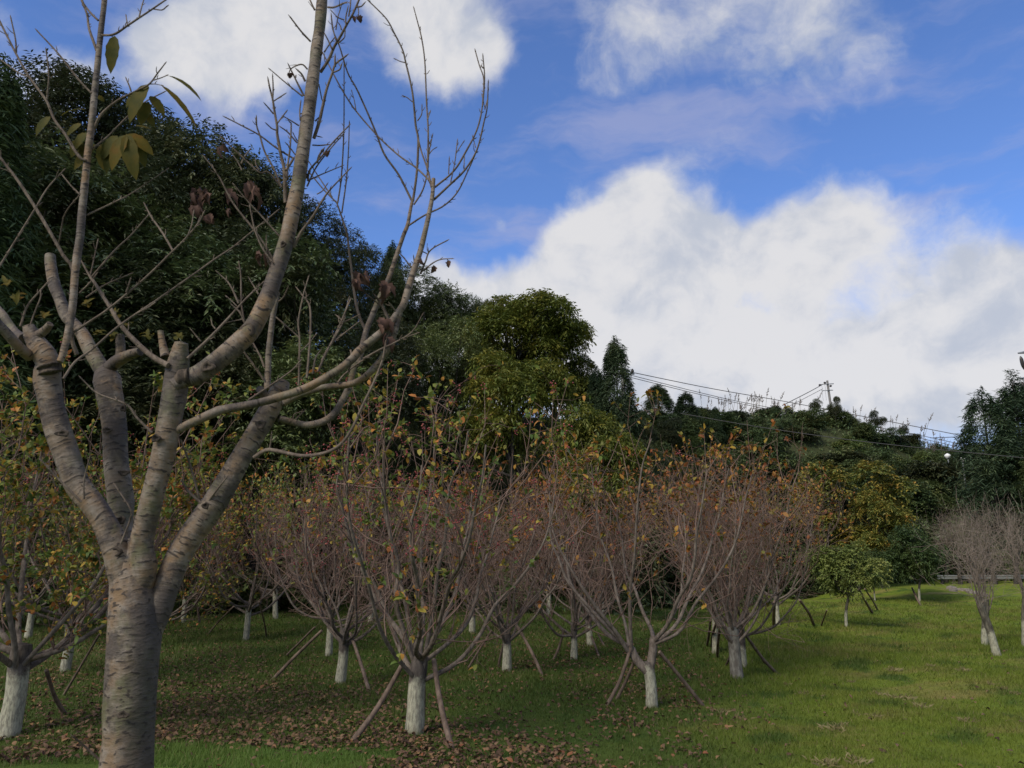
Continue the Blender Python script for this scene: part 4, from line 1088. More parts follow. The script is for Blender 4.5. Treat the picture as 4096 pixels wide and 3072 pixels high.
limb('limb', R4([(755, 720, 55), (722, 520, 84), (692, 390, 84)]) + ZI([(770, 1270, 92), (690, 1140, 92), (575, 1000, 92), (500, 800, 95), (430, 600, 98), (378, 400, 99), (345, 200, 106)]) + ZC([(545, 1000, 140), (480, 860, 140), (385, 720, 112), (330, 620, 92), (310, 560, 70)]), 0, -.06, s=20)
limb('limb', R4([(790, 500, 70)]) + ZI([(900, 1340, 85), (888, 1220, 93), (888, 1100, 97), (855, 800, 95), (835, 500, 96), (803, 280, 105), (790, 205, 112), (778, 170, 90)]), .12, .18, s=20)
limb('limb', ZC([(1190, 1120, 100), (1100, 1000, 97), (985, 800, 88), (900, 640, 78), (735, 450, 74), (655, 250, 70), (600, 100, 72)]) + ZB([(558, 1250, 68), (556, 1170, 64)]), .18, .24, s=16)
limb('limb', R4([(800, 740, 55), (830, 560, 84), (848, 460, 86)]) + ZI([(1045, 1400, 86), (1120, 1100, 88), (1195, 800, 93), (1240, 600, 97), (1290, 300, 96), (1315, 100, 86)]) + ZC([(1995, 800, 90), (2005, 750, 78)]), .01, -.05, s=20)
limb('limb', R4([(905, 860, 55), (935, 740, 76), (985, 580, 80), (1060, 400, 80), (1160, 240, 80), (1290, 60, 78)]) + ZH([(230, 1100, 126), (350, 900, 126), (470, 700, 126), (545, 560, 120), (625, 410, 104), (650, 360, 80)]), .02, .12, s=20)
# sawn stubs
limb('stub', ZC([(1180, 1060, 85), (1300, 950, 82), (1420, 890, 70), (1550, 850, 52)]), .17, .1, s=12)
limb('stub', ZC([(1330, 900, 60), (1335, 780, 58), (1325, 660, 52)]), .14, .13, s=12)
limb('stub', ZC([(1830, 900, 60), (1800, 780, 45), (1775, 620, 36)]), -.05, -.05, s=12)
limb('stub', ZC([(430, 660, 60), (510, 600, 52), (555, 540, 42)]), -.06, -.08, s=12)
limb('stub', ZH([(470, 560, 60), (420, 480, 55), (380, 430, 50)]), .1, .06, s=12)
# scars, knots and the rough rings left where limbs were sawn
def knot(c, dep, w, h_):
    m_ = MB(); q = at(c[0], c[1], DY + dep) - ho; k = DY / F0
    th = np.linspace(0, 2 * np.pi, 13)[:-1]
    rows = []
    for rr, zz in ((1.0, 0.0), (.85, .35), (.55, .30), (.25, -.1)):
        wob = 1 + .16 * np.sin(3 * th + c[0]) + .1 * np.sin(5 * th)
        rows.append(np.stack([np.cos(th) * w * rr * wob * k, np.full(12, -zz * h_ * k * .9), np.sin(th) * h_ * rr * wob * k], 1))
    i = np.arange(3)[:, None] * 12; j = np.arange(12)[None]; j2 = (j + 1) % 12
    m_.add(np.concatenate(rows) + q, f4=np.stack([i + j, i + j2, i + 12 + j2, i + 12 + j], -1)); m_.add(rows[3] + q, f3=[(0, a, a + 1) for a in range(1, 11)])
    m_.build('knot', MAT['scar'], hero)
zE = lambda x, y: (700 + x * s8, 500 + y * s8); zD = lambda x, y: (700 + x * s8, y * s8)
zI = lambda x, y: (x * 900 / 1659, 1400 + y * 900 / 1659); zH = lambda x, y: (900 + x * s8, 1400 + y * s8); zF = lambda x, y: (600 + x * s8, 1000 + y * s8); z4 = lambda x, y: (x * 1400 / 2070, 1950 + y * 1400 / 2070)
for c, dp, w, h_ in [(zI(460, 615), -.075, 30, 13), (zI(790, 592), .105, 22, 13), (zI(915, 905), .115, 26, 12), (zI(1150, 650), -.065, 20, 16), (zI(890, 1255), .03, 22, 16), (zH(395, 825), .03, 22, 20), (z4(728, 1345), -.075, 24, 13), (zI(860, 1490), -.04, 22, 20), (zI(910, 430), .11, 14, 16),
                     (zF(1080, 880), -.02, 34, 30), (zF(640, 1290), -.06, 30, 22), (zE(1440, 560), .06, 16, 18), (zE(1195, 1320), .0, 14, 16), (zD(1600, 580), .085, 14, 20), (z4(1215, 108), .01, 16, 14), (zF(1390, 480), .03, 12, 16)]: knot(c, dp, w, h_)
for pts, d0, d1 in ((ZC([(575, 1090, 120), (562, 1060, 133), (545, 1030, 135), (530, 1000, 130)]), -.055, -.06), (ZC([(1205, 1150, 108), (1197, 1128, 115), (1186, 1105, 114), (1172, 1080, 100)]), .18, .18), (ZF([(310, 1450, 104), (360, 1430, 114), (410, 1408, 116), (450, 1398, 112)]), -.045, -.045), (ZH([(605, 462, 108), (618, 440, 116), (630, 415, 108)]), .11, .11)):
    m_ = MB(); tube(m_, path3(pts, d0, d1), 28, 14, .22, rng); m_.build('bark_ring', MAT['ring'], hero)
# main leader and big side branches
limb('leader', ZF([(260, 1500, 95), (400, 1420, 112), (520, 1390, 122), (700, 1255, 124), (900, 1100, 122), (1080, 930, 122), (1175, 790, 112), (1290, 560, 108), (1370, 330, 104)]) + ZE([(1195, 1400, 100), (1295, 1000, 95), (1370, 600, 92), (1428, 200, 90)]) + ZD([(1455, 1382, 88), (1512, 1000, 83), (1560, 600, 80), (1600, 300, 77), (1625, 0, 74), (1650, -400, 68)]), -.05, .12, s=18)
limb('branch', ZI([(1225, 625, 34)]) + ZH([(-100, 685, 58), (0, 655, 53), (300, 600, 52), (600, 520, 52), (900, 420, 52), (1200, 255, 50), (1400, 105, 52)]) + ZG([(650, 1395, 54), (800, 1270, 50), (920, 1175, 50), (1020, 1060, 46), (1090, 960, 44), (1150, 870, 46), (1200, 690, 44), (1262, 500, 40), (1340, 250, 36), (1400, 0, 33)]) + R2([(1097, 1200, 15), (1107, 1078, 14)]), -.035, .15, s=12)
limb('branch', ZH([(640, 590, 45), (760, 525, 44), (930, 460, 42), (1100, 415, 42), (1350, 385, 42), (1500, 330, 42), (1640, 210, 42), (1740, 85, 42)]) + ZG([(990, 1330, 44), (1040, 1200, 44), (1062, 1100, 40), (1110, 970, 34)]), .1, .08, s=12)
limb('branch', ZH([(600, 760, 40), (670, 778, 42), (740, 795, 42), (900, 830, 42), (1090, 790, 44), (1220, 690, 44), (1290, 570, 42), (1360, 430, 40), (1400, 300, 38), (1440, 150, 38)]) + ZG([(640, 1530, 38), (700, 1300, 39), (740, 1150, 37), (800, 1000, 36), (870, 830, 36), (930, 700, 34), (1000, 540, 32), (1080, 300, 29), (1150, 100, 27), (1190, 0, 25)]) + R2([(965, 1280, 12), (978, 1215, 11)]), .1, .3, s=12)
limb('shoot', ZC([(660, 960, 38), (695, 880, 42), (760, 620, 46), (805, 300, 46), (830, 0, 46)]) + ZB([(850, 1200, 50), (890, 900, 50), (925, 500, 48), (960, 150, 45)]) + ZA([(1010, 1400, 45), (1050, 1000, 42), (1100, 500, 39), (1155, 0, 36), (1185, -300, 33)]), -.1, -.05, s=12)
limb('shoot', ZC([(330, 900, 70), (235, 820, 68), (100, 670, 62), (-60, 500, 56), (-260, 260, 48)]), -.06, -.2, s=12)
limb('shoot', ZC([(260, 700, 60), (150, 620, 55), (40, 450, 48), (-60, 330, 44), (-200, 60, 38)]), -.02, .1, s=12)
limb('shoot', ZF([(1300, 1540, 42), (1305, 1300, 38), (1312, 1150, 37), (1350, 800, 35), (1390, 580, 33), (1415, 470, 28)]), .14, .17, s=10)

def twig(pts, r0, r1, d0, d1, n=0, spur=.016):
    """a thin shoot with buds and short spurs"""
    m_ = MB(); P = np.array(path3(pts, d0, d1, r0 * s8, r1 * s8)); 
    tube(m_, P, 6, max(8, 5 * len(pts)), .12, rng)
    q = crom(P, 60); ln = np.linalg.norm(np.diff(q[:, :3], axis=0), axis=1).sum()
    nb = int(ln / .035)
    for _ in range(nb):
        i = int(rng.integers(3, 58)); T = q[i + 1, :3] - q[i - 1, :3]; T /= np.linalg.norm(T) + 1e-9
        sd_ = np.cross(T, rng.normal(size=3)); sd_ /= np.linalg.norm(sd_) + 1e-9
        l = spur * rng.uniform(.35, 1.0) * (1 if rng.random() < .75 else 1.8)
        e = q[i, :3] + sd_ * q[i, 3] * .5
        tube(m_, [tuple(e) + (.0011,), tuple(e + (sd_ * .6 + T * .5) * l * .55) + (.0014,), tuple(e + (sd_ * .7 + T * .9) * l) + (.0007,)], 4, 4)
    e = q[-1, :3]; T = q[-1, :3] - q[-4, :3]; T /= np.linalg.norm(T) + 1e-9
    tube(m_, [tuple(e - T * .002) + (max(.0009, q[-1, 3]),), tuple(e + T * .004) + (.0019,), tuple(e + T * .011) + (.0005,)], 5, 5)
    m_.build('twig', MAT['cherry_twig'], hero)
TW = [
    # round the upright shoot, upper left
    (ZA([(1010, 1030), (870, 880), (650, 600), (410, 340)]), 15, 10, -.07, -.1),
    (ZB([(950, 115), (900, 100), (830, 10)]) + ZA([(730, 1500), (600, 1320), (510, 1110), (310, 830), (160, 560), (0, 240), (-120, 20)]), 22, 12, -.08, -.12),
    (ZA([(310, 850), (200, 800), (10, 665)]), 13, 8, -.1, -.1), (ZA([(180, 580), (170, 430), (120, 200)]), 13, 9, -.1, -.12), (ZA([(520, 1100), (540, 830), (510, 560)]), 12, 9, -.1, -.12),
    (ZA([(1070, 560), (990, 330), (960, 150), (890, -20)]), 20, 12, -.06, -.02), (ZA([(1085, 225), (1000, 140), (920, 30), (900, -60)]), 16, 12, -.06, -.03),
    (ZA([(1120, 390), (1260, 380), (1400, 290), (1550, 190), (1700, 90), (1860, -20)]), 17, 10, -.06, -.1), (ZA([(1540, 185), (1560, 100), (1595, -20)]), 12, 8, -.08, -.06), (ZA([(1410, 280), (1395, 180)]), 10, 7, -.08, -.07),
    (ZA([(1700, 100), (1790, 110), (1840, 75)]), 9, 8, -.09, -.1),
    (ZA([(1040, 1440), (1110, 1280), (1290, 1120), (1500, 1010), (1650, 930), (1750, 800), (1820, 710)]), 22, 8, -.06, -.14), (ZA([(1690, 890), (1770, 865), (1835, 838)]), 8, 6, -.12, -.14),
    (ZA([(1650, 930), (1720, 930), (1780, 942)]), 7, 5, -.11, -.12), (ZA([(1010, 1650), (1180, 1520), (1400, 1300), (1600, 1130), (1810, 1020)]), 14, 8, -.06, .0), (ZA([(1450, 1010), (1430, 950), (1400, 880)]), 12, 8, -.1, -.1),
    (ZC([(850, 880), (790, 640)]) + ZB([(810, 1360), (700, 1170), (560, 920), (380, 620), (190, 330), (0, 80), (-100, -80)]), 26, 16, -.06, -.15),
    (ZB([(-60, 1380), (0, 1280), (370, 680), (520, 430), (700, 230)]), 16, 8, -.12, -.05), (ZB([(880, 490), (790, 400), (700, 290)]), 12, 8, -.08, -.08),
    (ZB([(960, 720), (1300, 560), (1470, 470), (1840, 220)]), 13, 7, -.06, .02), (ZB([(700, 750), (760, 640), (870, 510)]), 11, 8, -.05, -.08), (ZB([(700, 750), (660, 980), (640, 1060)]), 10, 9, -.05, .0),
    (ZC([(700, 1150), (830, 960), (1020, 820), (1320, 560), (1700, 300), (2130, 0)]) + ZE([(430, 1490), (640, 1350), (850, 1180), (1130, 950)]), 17, 9, -.16, .05),
    (ZC([(820, 630), (1000, 510), (1220, 360), (1620, 20)]) + ZB([(1900, 1130), (2050, 980), (2200, 800), (2250, 700)]), 18, 10, -.08, -.12),
    (ZB([(2080, 940), (2120, 830), (2140, 700)]), 9, 7, -.12, -.12), (ZC([(1400, 190), (1440, 60)]), 14, 9, -.1, -.11),
    (ZC([(1860, 1000, ), (1680, 900), (1480, 720), (1340, 560), (1180, 300), (1040, 80)]) + ZB([(1000, 1410), (900, 1230)]), 40, 10, -.07, .0),
    (ZB([(1000, 1420), (1280, 1100), (1440, 950), (1640, 720)]), 15, 8, .0, .02), (ZB([(1910, 1110), (1800, 920), (1680, 750), (1600, 600)]), 14, 9, -.1, -.05), (ZB([(1000, 1380), (1040, 1200), (1080, 1010)]), 9, 7, .0, .02),
    (ZC([(225, 570), (300, 350), (440, 180), (520, 90)]), 16, 10, -.06, -.05), (ZC([(325, 590), (380, 420), (445, 260), (450, 190)]), 11, 8, -.06, -.06),
    (ZC([(880, 200), (1000, 80), (1060, 0)]), 12, 9, .0, .0), (ZC([(950, 250), (1160, 110), (1440, -10)]), 12, 8, .02, .05), (ZC([(1720, 300), (1640, 360), (1560, 400)]), 9, 12, -.1, -.1),
    # off the M limb
    (ZF([(415, 1200), (650, 980), (860, 760), (1060, 540), (1250, 360)]), 20, 10, -.05, .02), (ZF([(560, 1010), (510, 950), (470, 900)]), 10, 7, -.03, -.04), (ZF([(980, 590), (880, 380), (750, 250)]), 13, 7, .0, .0),
    (ZF([(1040, 790), (1010, 580), (1005, 300), (985, 150)]), 12, 8, .02, .04), (ZF([(1045, 800), (1000, 700), (920, 620)]), 14, 9, .0, -.02), (ZF([(960, 620), (910, 570), (860, 525)]), 9, 6, .0, .0), (ZF([(1200, 490), (1160, 420), (1100, 320)]), 10, 7, .05, .06),
    (ZF([(720, 870), (690, 830), (680, 790)]), 9, 7, -.02, -.02), (ZF([(820, 810), (900, 790), (1000, 770)]), 8, 6, -.01, .0),
    # behind the leader bend
    (ZF([(1260, 1440), (1150, 1280), (1040, 1130)]), 16, 12, .13, .1), (ZF([(1265, 1300), (1220, 1180), (1130, 1010)]), 13, 9, .14, .16), (ZF([(1090, 1659), (1300, 1520), (1560, 1340), (1660, 1230)]), 15, 9, .02, .0), (ZF([(1390, 590), (1470, 530), (1520, 430)]), 14, 9, .17, .15),
    (ZF([(1735, 1415), (1770, 1000), (1770, 640), (1690, 510), (1630, 430)]), 15, 8, .02, .04), (ZF([(1645, 1500), (1655, 1000), (1640, 800), (1690, 520), (1750, 310)]), 13, 8, .05, .06), (ZF([(1660, 1130), (1750, 1040), (1830, 940)]), 9, 6, .05, .08),
    (ZF([(1860, 1350), (1920, 1200), (2020, 1000), (2110, 800), (2212, 560)]), 15, 9, .06, .1), (ZF([(1990, 1040), (2100, 960), (2230, 860)]), 11, 8, .08, .1), (ZF([(1800, 1370), (1830, 1200), (1880, 1120)]), 12, 9, .04, .05), (ZF([(1390, 740), (1520, 850), (1640, 960)]), 9, 7, .2, .2),
    (ZH([(750, 770), (770, 710), (820, 690)]), 9, 7, .1, .1), (ZH([(780, 765), (840, 710), (875, 675)]), 8, 6, .1, .12), (ZH([(1250, 360), (1320, 270), (1500, 130), (1720, 5)]), 13, 8, .08, .1),
    (ZH([(320, 1190), (450, 1110), (560, 1115), (850, 1170), (1100, 1140), (1270, 1050), (1400, 880), (1530, 600), (1650, 350), (1740, 120), (1770, -40)]), 27, 13, .02, -.05), (ZH([(490, 1110), (510, 1000), (515, 930)]), 10, 7, .02, .0),
    (ZI([(1120, 610), (1010, 500), (930, 400), (720, 320), (600, 210)]), 16, 8, -.08, -.12), (ZI([(890, 1430), (960, 1250), (960, 1170), (850, 1000)]), 13, 8, -.06, -.08), (ZI([(600, 1120), (420, 940), (310, 820)]), 15, 9, -.1, -.14),
    (ZI([(620, 1100), (620, 960), (660, 800)]), 12, 7, -.1, -.12), (ZI([(1330, 660), (1400, 840), (1460, 1060)]) + R4([(1180, 90)]), 12, 15, .0, .05), (R4([(1210, 110), (1120, 30), (1080, -30)]), 20, 12, .04, .02), (R4([(1215, 105), (1270, 30), (1340, -60)]), 18, 9, .04, .0),
    (R4([(600, 1620), (500, 1530), (440, 1480)]), 16, 9, .0, -.05),
    # off the leader, up
    (ZE([(1225, 860), (1215, 700), (1210, 500), (1170, 320), (1130, 100)]) + ZD([(1130, 1400), (1100, 1230), (1080, 1100), (1050, 980), (1030, 880)]), 26, 10, .06, .0), (ZD([(1080, 1110), (1085, 960), (1080, 850)]), 12, 8, .0, -.02), (ZD([(1090, 1120), (1150, 1080), (1205, 1045)]), 10, 8, .0, .0),
    (ZD([(1090, 1260), (1040, 1200), (1005, 1160)]), 12, 8, .0, -.02), (ZD([(1135, 1360), (1180, 1300), (1230, 1235)]), 11, 9, .0, .02), (ZD([(1120, 1440), (1070, 1420), (1025, 1380)]), 11, 8, .0, -.02),
    (ZE([(1225, 500), (1270, 440), (1310, 370)]), 18, 16, .04, .06), (ZE([(1230, 620), (1240, 480), (1270, 280), (1285, 0)]) + ZD([(1270, 1350)]), 15, 9, .05, .02),
    (ZE([(1310, 370), (1130, 260), (930, 110)]) + ZD([(740, 1390), (560, 1298)]), 14, 9, .06, .0), (ZE([(1180, 690), (1090, 480), (990, 290), (940, 120)]) + ZD([(905, 1400), (900, 1310)]), 15, 9, .05, .0),
    (ZE([(1160, 670), (1080, 570), (1010, 515), (930, 522), (720, 330), (515, 140)]), 15, 9, .05, -.02), (ZE([(930, 500), (895, 440), (890, 410)]), 9, 6, .0, .0), (ZE([(730, 430), (770, 350), (830, 270)]), 10, 9, .0, .02), (ZE([(740, 500), (690, 400), (640, 330)]), 9, 6, .0, .0),
    (ZD([(1500, 460), (1390, 340), (1275, 190)]), 15, 11, .1, .06), (ZD([(1465, 765), (1400, 712), (1290, 755), (1255, 820)]), 13, 7, .08, .06), (ZD([(1425, 1060), (1330, 870), (1262, 730)]), 14, 9, .08, .04), (ZD([(1410, 1065), (1230, 920), (1060, 775)]), 13, 7, .08, .04), (ZD([(1440, 900), (1400, 820), (1355, 775)]), 16, 11, .08, .06),
    (ZD([(1370, 1390), (1300, 1345), (1215, 1295)]), 12, 8, .08, .06), (ZD([(1350, 1580), (1250, 1465), (1180, 1412)]), 12, 8, .08, .06), (ZE([(1330, 330), (1280, 260), (1240, 215)]), 10, 7, .07, .06), (ZD([(1355, 1560), (1330, 1520), (1315, 1490)]), 8, 6, .08, .07), (ZD([(1385, 1330), (1380, 1230), (1390, 1130)]), 11, 8, .06, .07),
    (ZD([(1545, 110), (1520, 60), (1480, -30)]), 14, 11, .1, .1), (ZD([(1690, 80), (1760, 80), (1880, 30)]), 14, 12, .1, .08), (ZD([(1520, 1605), (1600, 1608), (1690, 1600)]), 11, 9, .1, .1), (ZE([(1530, 110), (1560, 120), (1600, 130)]), 9, 8, .1, .1), (ZD([(1590, 930), (1605, 1000), (1620, 1080)]), 9, 7, .1, .1),
    (ZD([(1610, 800), (1700, 660), (1760, 520), (1830, 400), (1900, 270), (1970, 150), (2060, -60)]), 24, 14, .1, .02), (ZD([(1735, 540), (1700, 460), (1665, 390)]), 12, 9, .07, .06), (ZD([(1890, 290), (1890, 190), (1910, 90)]), 11, 8, .04, .04), (ZD([(1870, 220), (1800, 190), (1740, 130)]), 10, 7, .04, .03), (ZD([(1780, 440), (1750, 330), (1730, 180)]), 11, 7, .06, .05),
    (ZD([(1920, 180), (1940, 60), (1945, -40)]), 11, 8, .03, .03), (ZD([(1800, 480), (1870, 420), (1880, 360)]), 11, 8, .06, .05), (ZD([(1840, 330), (1830, 290), (1815, 265)]), 10, 7, .05, .05), (ZD([(1780, 330), (1800, 200), (1840, 60)]), 9, 6, .05, .03), (ZD([(2010, 80), (2060, 70), (2090, 40)]), 11, 10, .02, .02), (ZD([(2020, 60), (2030, 120), (2030, 170)]), 8, 6, .02, .02),
    (ZD([(1650, 580), (1700, 500), (1755, 430)]), 12, 8, .1, .08), (ZD([(1535, 1530), (1600, 1330), (1640, 1150), (1680, 980), (1740, 810), (1775, 710), (1895, 615)]), 24, 12, .1, .05), (ZD([(1770, 740), (1770, 690), (1770, 625)]), 15, 12, .06, .05), (ZD([(1755, 800), (1820, 770), (1840, 720)]), 12, 10, .06, .05), (ZD([(1550, 1340), (1580, 1310)]), 12, 9, .1, .1),
    (ZE([(1470, 620), (1490, 500), (1620, 350), (1740, 200), (1920, 10)]), 15, 9, .1, .06), (ZE([(1460, 680), (1560, 470), (1700, 285), (1860, 100)]), 12, 8, .11, .08), (ZE([(1480, 612), (1600, 555), (1840, 455)]), 12, 7, .1, .12), (ZE([(1570, 420), (1600, 330), (1640, 270)]), 15, 16, .09, .08),
    (ZE([(1310, 1350), (1400, 1180), (1520, 1020), (1640, 820), (1720, 710), (1930, 490)]), 24, 8, .05, -.02), (ZE([(1570, 765), (1630, 730), (1675, 665)]), 9, 7, .0, .0),
    (ZE([(1090, 1500), (980, 1310), (850, 1130), (640, 860), (480, 560), (330, 360)]), 17, 8, .02, -.06), (ZE([(1070, 1510), (960, 1350), (880, 1150), (830, 910)]), 13, 8, .0, -.02), (ZE([(1150, 1225), (950, 1000), (810, 850), (660, 670)]), 13, 8, .04, -.02), (ZE([(1060, 1570), (1020, 1480), (1010, 1250)]), 13, 8, .02, .0),
    # two stems at the right and their twigs
    (ZG([(720, 1160), (640, 960), (600, 740), (570, 500), (545, 300), (520, 100), (485, -20)]) + ZE([(1790, 865)]), 19, 11, .25, .22),
    (ZE([(1800, 870), (1650, 720), (1480, 520)]), 11, 8, .22, .2), (ZE([(1740, 800), (1560, 530), (1490, 420)]), 9, 6, .22, .2), (ZE([(1800, 860), (1835, 620), (1858, 300), (1868, 20)]) + ZD([(1870, 1000), (1870, 690)]), 11, 7, .22, .16), (ZE([(1845, 975), (1895, 610), (1918, 300), (1928, -20)]), 10, 7, .22, .2),
    (R2([(978, 1215), (900, 1060), (810, 930), (760, 800), (700, 660), (640, 530), (590, 440), (540, 280), (500, 180), (490, 95)]), 16, 8, .3, .15), (R2([(982, 1215), (1005, 1050), (1015, 850), (1000, 760), (990, 650), (975, 530), (940, 380), (920, 300), (870, 200), (820, 110), (710, 0), (680, -40)]), 17, 8, .3, .12),
    (R2([(988, 1235), (1040, 1150), (1070, 1040), (1080, 920), (1100, 820)]), 12, 7, .3, .26), (R2([(960, 1358), (1050, 1300), (1170, 1240), (1250, 1160), (1310, 1040), (1370, 900), (1400, 790)]), 14, 8, .28, .1),
    (R2([(1108, 1205), (1210, 1110), (1300, 1020), (1370, 900), (1410, 740), (1430, 650), (1437, 500)]), 17, 8, .15, .0), (R2([(1115, 1130), (1230, 1030), (1310, 900), (1370, 780), (1400, 650), (1415, 480), (1405, 340)]), 15, 8, .15, .05), (R2([(1402, 640), (1410, 480), (1385, 400), (1360, 310)]), 10, 8, .04, .03),
    (R2([(1095, 1130), (1070, 1020), (1030, 900), (1003, 780)]), 15, 9, .15, .2), (R2([(1090, 1095), (1000, 1010), (900, 940), (770, 820), (640, 670), (560, 550), (500, 440), (440, 320)]), 14, 8, .16, .2), (R2([(1070, 1030), (1075, 800), (1065, 620), (1055, 380), (1035, 230), (1010, 130), (990, 55)]), 13, 7, .15, .1),
    (R2([(1210, 1100), (1235, 980), (1250, 855)]), 8, 7, .1, .08), (R2([(1240, 930), (1265, 890), (1285, 860)]), 7, 6, .1, .1), (R2([(1198, 1050), (1202, 960)]), 8, 7, .1, .1), (R2([(1290, 1020), (1293, 955)]), 8, 6, .1, .1), (R2([(1360, 890), (1345, 830)]), 7, 6, .08, .08), (R2([(1010, 730), (1035, 690), (1037, 645)]), 8, 7, .24, .22), (R2([(1072, 720), (1085, 680)]), 7, 6, .12, .12),
    (R2([(980, 615), (950, 590), (930, 580)]), 8, 6, .2, .2), (R2([(935, 378), (905, 370), (880, 358)]), 8, 6, .18, .18), (R2([(640, 670), (630, 610), (615, 555)]), 7, 5, .18, .18), (R2([(1080, 930), (1100, 905), (1115, 895)]), 8, 6, .28, .28), (R2([(1415, 660), (1432, 600), (1437, 545)]), 8, 6, .03, .02),
    (ZG([(1330, 540), (1390, 400), (1420, 310), (1480, 250), (1620, 175)]), 12, 8, .14, .1), (ZG([(1330, 530), (1470, 420), (1560, 380), (1672, 372)]), 11, 6, .14, .1), (ZG([(1410, 320), (1370, 300), (1340, 290)]), 8, 8, .13, .14), (ZG([(1250, 490), (1170, 390), (1120, 330)]), 11, 8, .14, .12), (ZG([(1265, 470), (1262, 400), (1258, 365)]), 10, 7, .14, .13), (ZG([(1340, 490), (1310, 475)]), 9, 9, .14, .14),
    (ZG([(1010, 1110), (900, 880), (830, 780)]), 22, 14, .1, .06), (ZG([(900, 900), (830, 840), (740, 770)]), 12, 8, .08, .05), (ZG([(1000, 1130), (1080, 1000), (1000, 880)]), 12, 9, .1, .06), (ZG([(700, 1480), (900, 1370), (1050, 1300), (1240, 1180), (1350, 1000)]), 15, 6, .0, -.05), (ZG([(1060, 1290), (1180, 1240), (1290, 1200)]), 8, 6, -.02, -.02),
    (ZG([(940, 1420), (950, 1300), (980, 1200)]), 13, 14, .05, .04), (ZG([(480, 1050), (540, 820)]), 11, 7, .1, .1), (ZG([(470, 1080), (560, 1040), (640, 1000)]), 9, 7, .1, .1), (ZG([(340, 1320), (430, 1160), (470, 1070), (415, 1010)]), 15, 9, .08, .1), (ZG([(240, 1500), (340, 1320), (500, 1190), (640, 1080)]), 13, 8, .08, .1), (ZG([(560, 1380), (570, 1450), (540, 1600)]), 12, 14, .05, .05),
]
for pts, r0, r1, d0, d1 in TW: twig(pts, r0, r1, d0, d1)

# its last leaves
def hleaf(base, tip, dep, wd, mat, bend=.5, fold=.25, up=(0, -.6, .8), name='leaf', twist=0., serr=.06, nseg=9):
    a = at(base[0], base[1], DY + dep) - ho; b = at(tip[0], tip[1], DY + dep + .01) - ho
    d = b - a; ln = np.linalg.norm(d)
    me = leaf_mesh(name, MAT[mat], ln * 1.08, wd * DY / F0, bend, fold, nseg, serr, twist)
    n = np.array(up, float)
    M = frame(d, n); M = Matrix.Rotation(0, 4, 'X') @ M @ Matrix.Rotation(-bend * .5, 4, 'Y')
    M.translation = Vector(a)
    return obj(name, me, hero, M)
zA = lambda x, y: (x * s8, y * s8); zB = lambda x, y: (x * s8, 600 + y * s8); zC = lambda x, y: (x * s8, 1100 + y * s8)
zG = lambda x, y: (1200 + x * s8, 900 + y * s8)
for (a, b, dp, w, bend, up) in [
    (zA(1270, 395), zA(1225, 785), -.07, 66, .25, (.2, -1, .1)), (zA(1850, 835), zA(2215, 1090), -.14, 38, .7, (.3, -.6, .7)), (zA(1780, 940), zA(2165, 1385), -.12, 40, .5, (.3, -.6, .7)),
    (zA(1640, 930), zA(1440, 1330), -.1, 88, .4, (-.1, -1, .3)), (zA(1660, 1060), zA(1810, 1270), -.09, 54, .4, (.3, -.8, .5)), (zA(1640, 1130), zA(1560, 1370), -.08, 80, .5, (.0, -1, .2)), (zA(1480, 1390), zA(1690, 1440), -.06, 42, .3, (.0, -.6, .8)),
    (zA(1400, 1480), zA(1500, 1960), -.05, 82, .4, (.1, -1, .2)), (zA(1400, 1490), zA(1240, 1860), -.05, 84, .4, (-.1, -1, .2)), (zA(1420, 1480), zA(1680, 1700), -.04, 70, .4, (.2, -.8, .4)), (zB(1420, -60), zB(1530, 240), -.04, 58, .4, (.0, -1, .2)),
    (zA(1300, 1500), zA(1130, 1760), -.045, 70, .4, (.0, -1, .2)), (zA(1520, 1560), zA(1600, 1830), -.03, 62, .5, (.2, -.9, .2)), (zA(1250, 1560), zA(1180, 1900), -.035, 60, .4, (.0, -1, .2)), (zA(1560, 1010), zA(1400, 1180), -.08, 60, .5, (.0, -1, .3)), (zA(870, 1560), zA(960, 1840), -.04, 56, .4, (.0, -1, .2)), (zA(1620, 1260), zA(1700, 1400), -.07, 40, .6, (.3, -.8, .3)),
    (zB(1060, -60), zB(830, 200), -.03, 70, .4, (.0, -1, .2)), (zB(1170, -80), zB(1140, 200), -.03, 76, .4, (.0, -1, .2)), (zA(560, 1290), zA(400, 1490), -.1, 52, .5, (.0, -1, .3)), (zA(900, 1370), zA(740, 1500), -.06, 44, .5, (.0, -1, .3)),
    (zA(960, 1470), zA(830, 1650), -.06, 56, .5, (.0, -1, .3)), (zA(950, 1215), zA(680, 1270), -.05, 26, .8, (.0, -.6, .8)), (zA(1080, 1060), zA(1150, 1120), -.02, 26, .4, (.0, -1, .3)), (zB(900, -120), zB(790, 70), -.05, 60, .4, (.1, -1, .2))]:
    hleaf(a, b, dp, w * .84, 'hero_leaf', bend, .22, up)
# sprays of small leaves at the sawn ends
for (c, dp) in [(zC(480, 470), -.06), (zC(960, 330), .2), (zC(1290, 450), .1), (zC(1640, 690), -.02), (zC(2000, 690), -.07), (zC(1240, 700), .12), (zC(1100, 670), .14), (zC(1400, 580), .1), (zC(90, 100), -.1), (zC(190, 270), -.08)]:
    for k in range(6):
        a = rng.uniform(0, 6.28); l = rng.uniform(22, 42)
        hleaf((c[0] + rng.normal() * 6, c[1] + rng.normal() * 10), (c[0] + math.cos(a) * l, c[1] - abs(math.sin(a)) * l * .7 + rng.normal() * 10), dp + rng.normal() * .02, 17, 'hero_leaf', .7, .3, (rng.normal() * .3, -.6, .8), nseg=5)
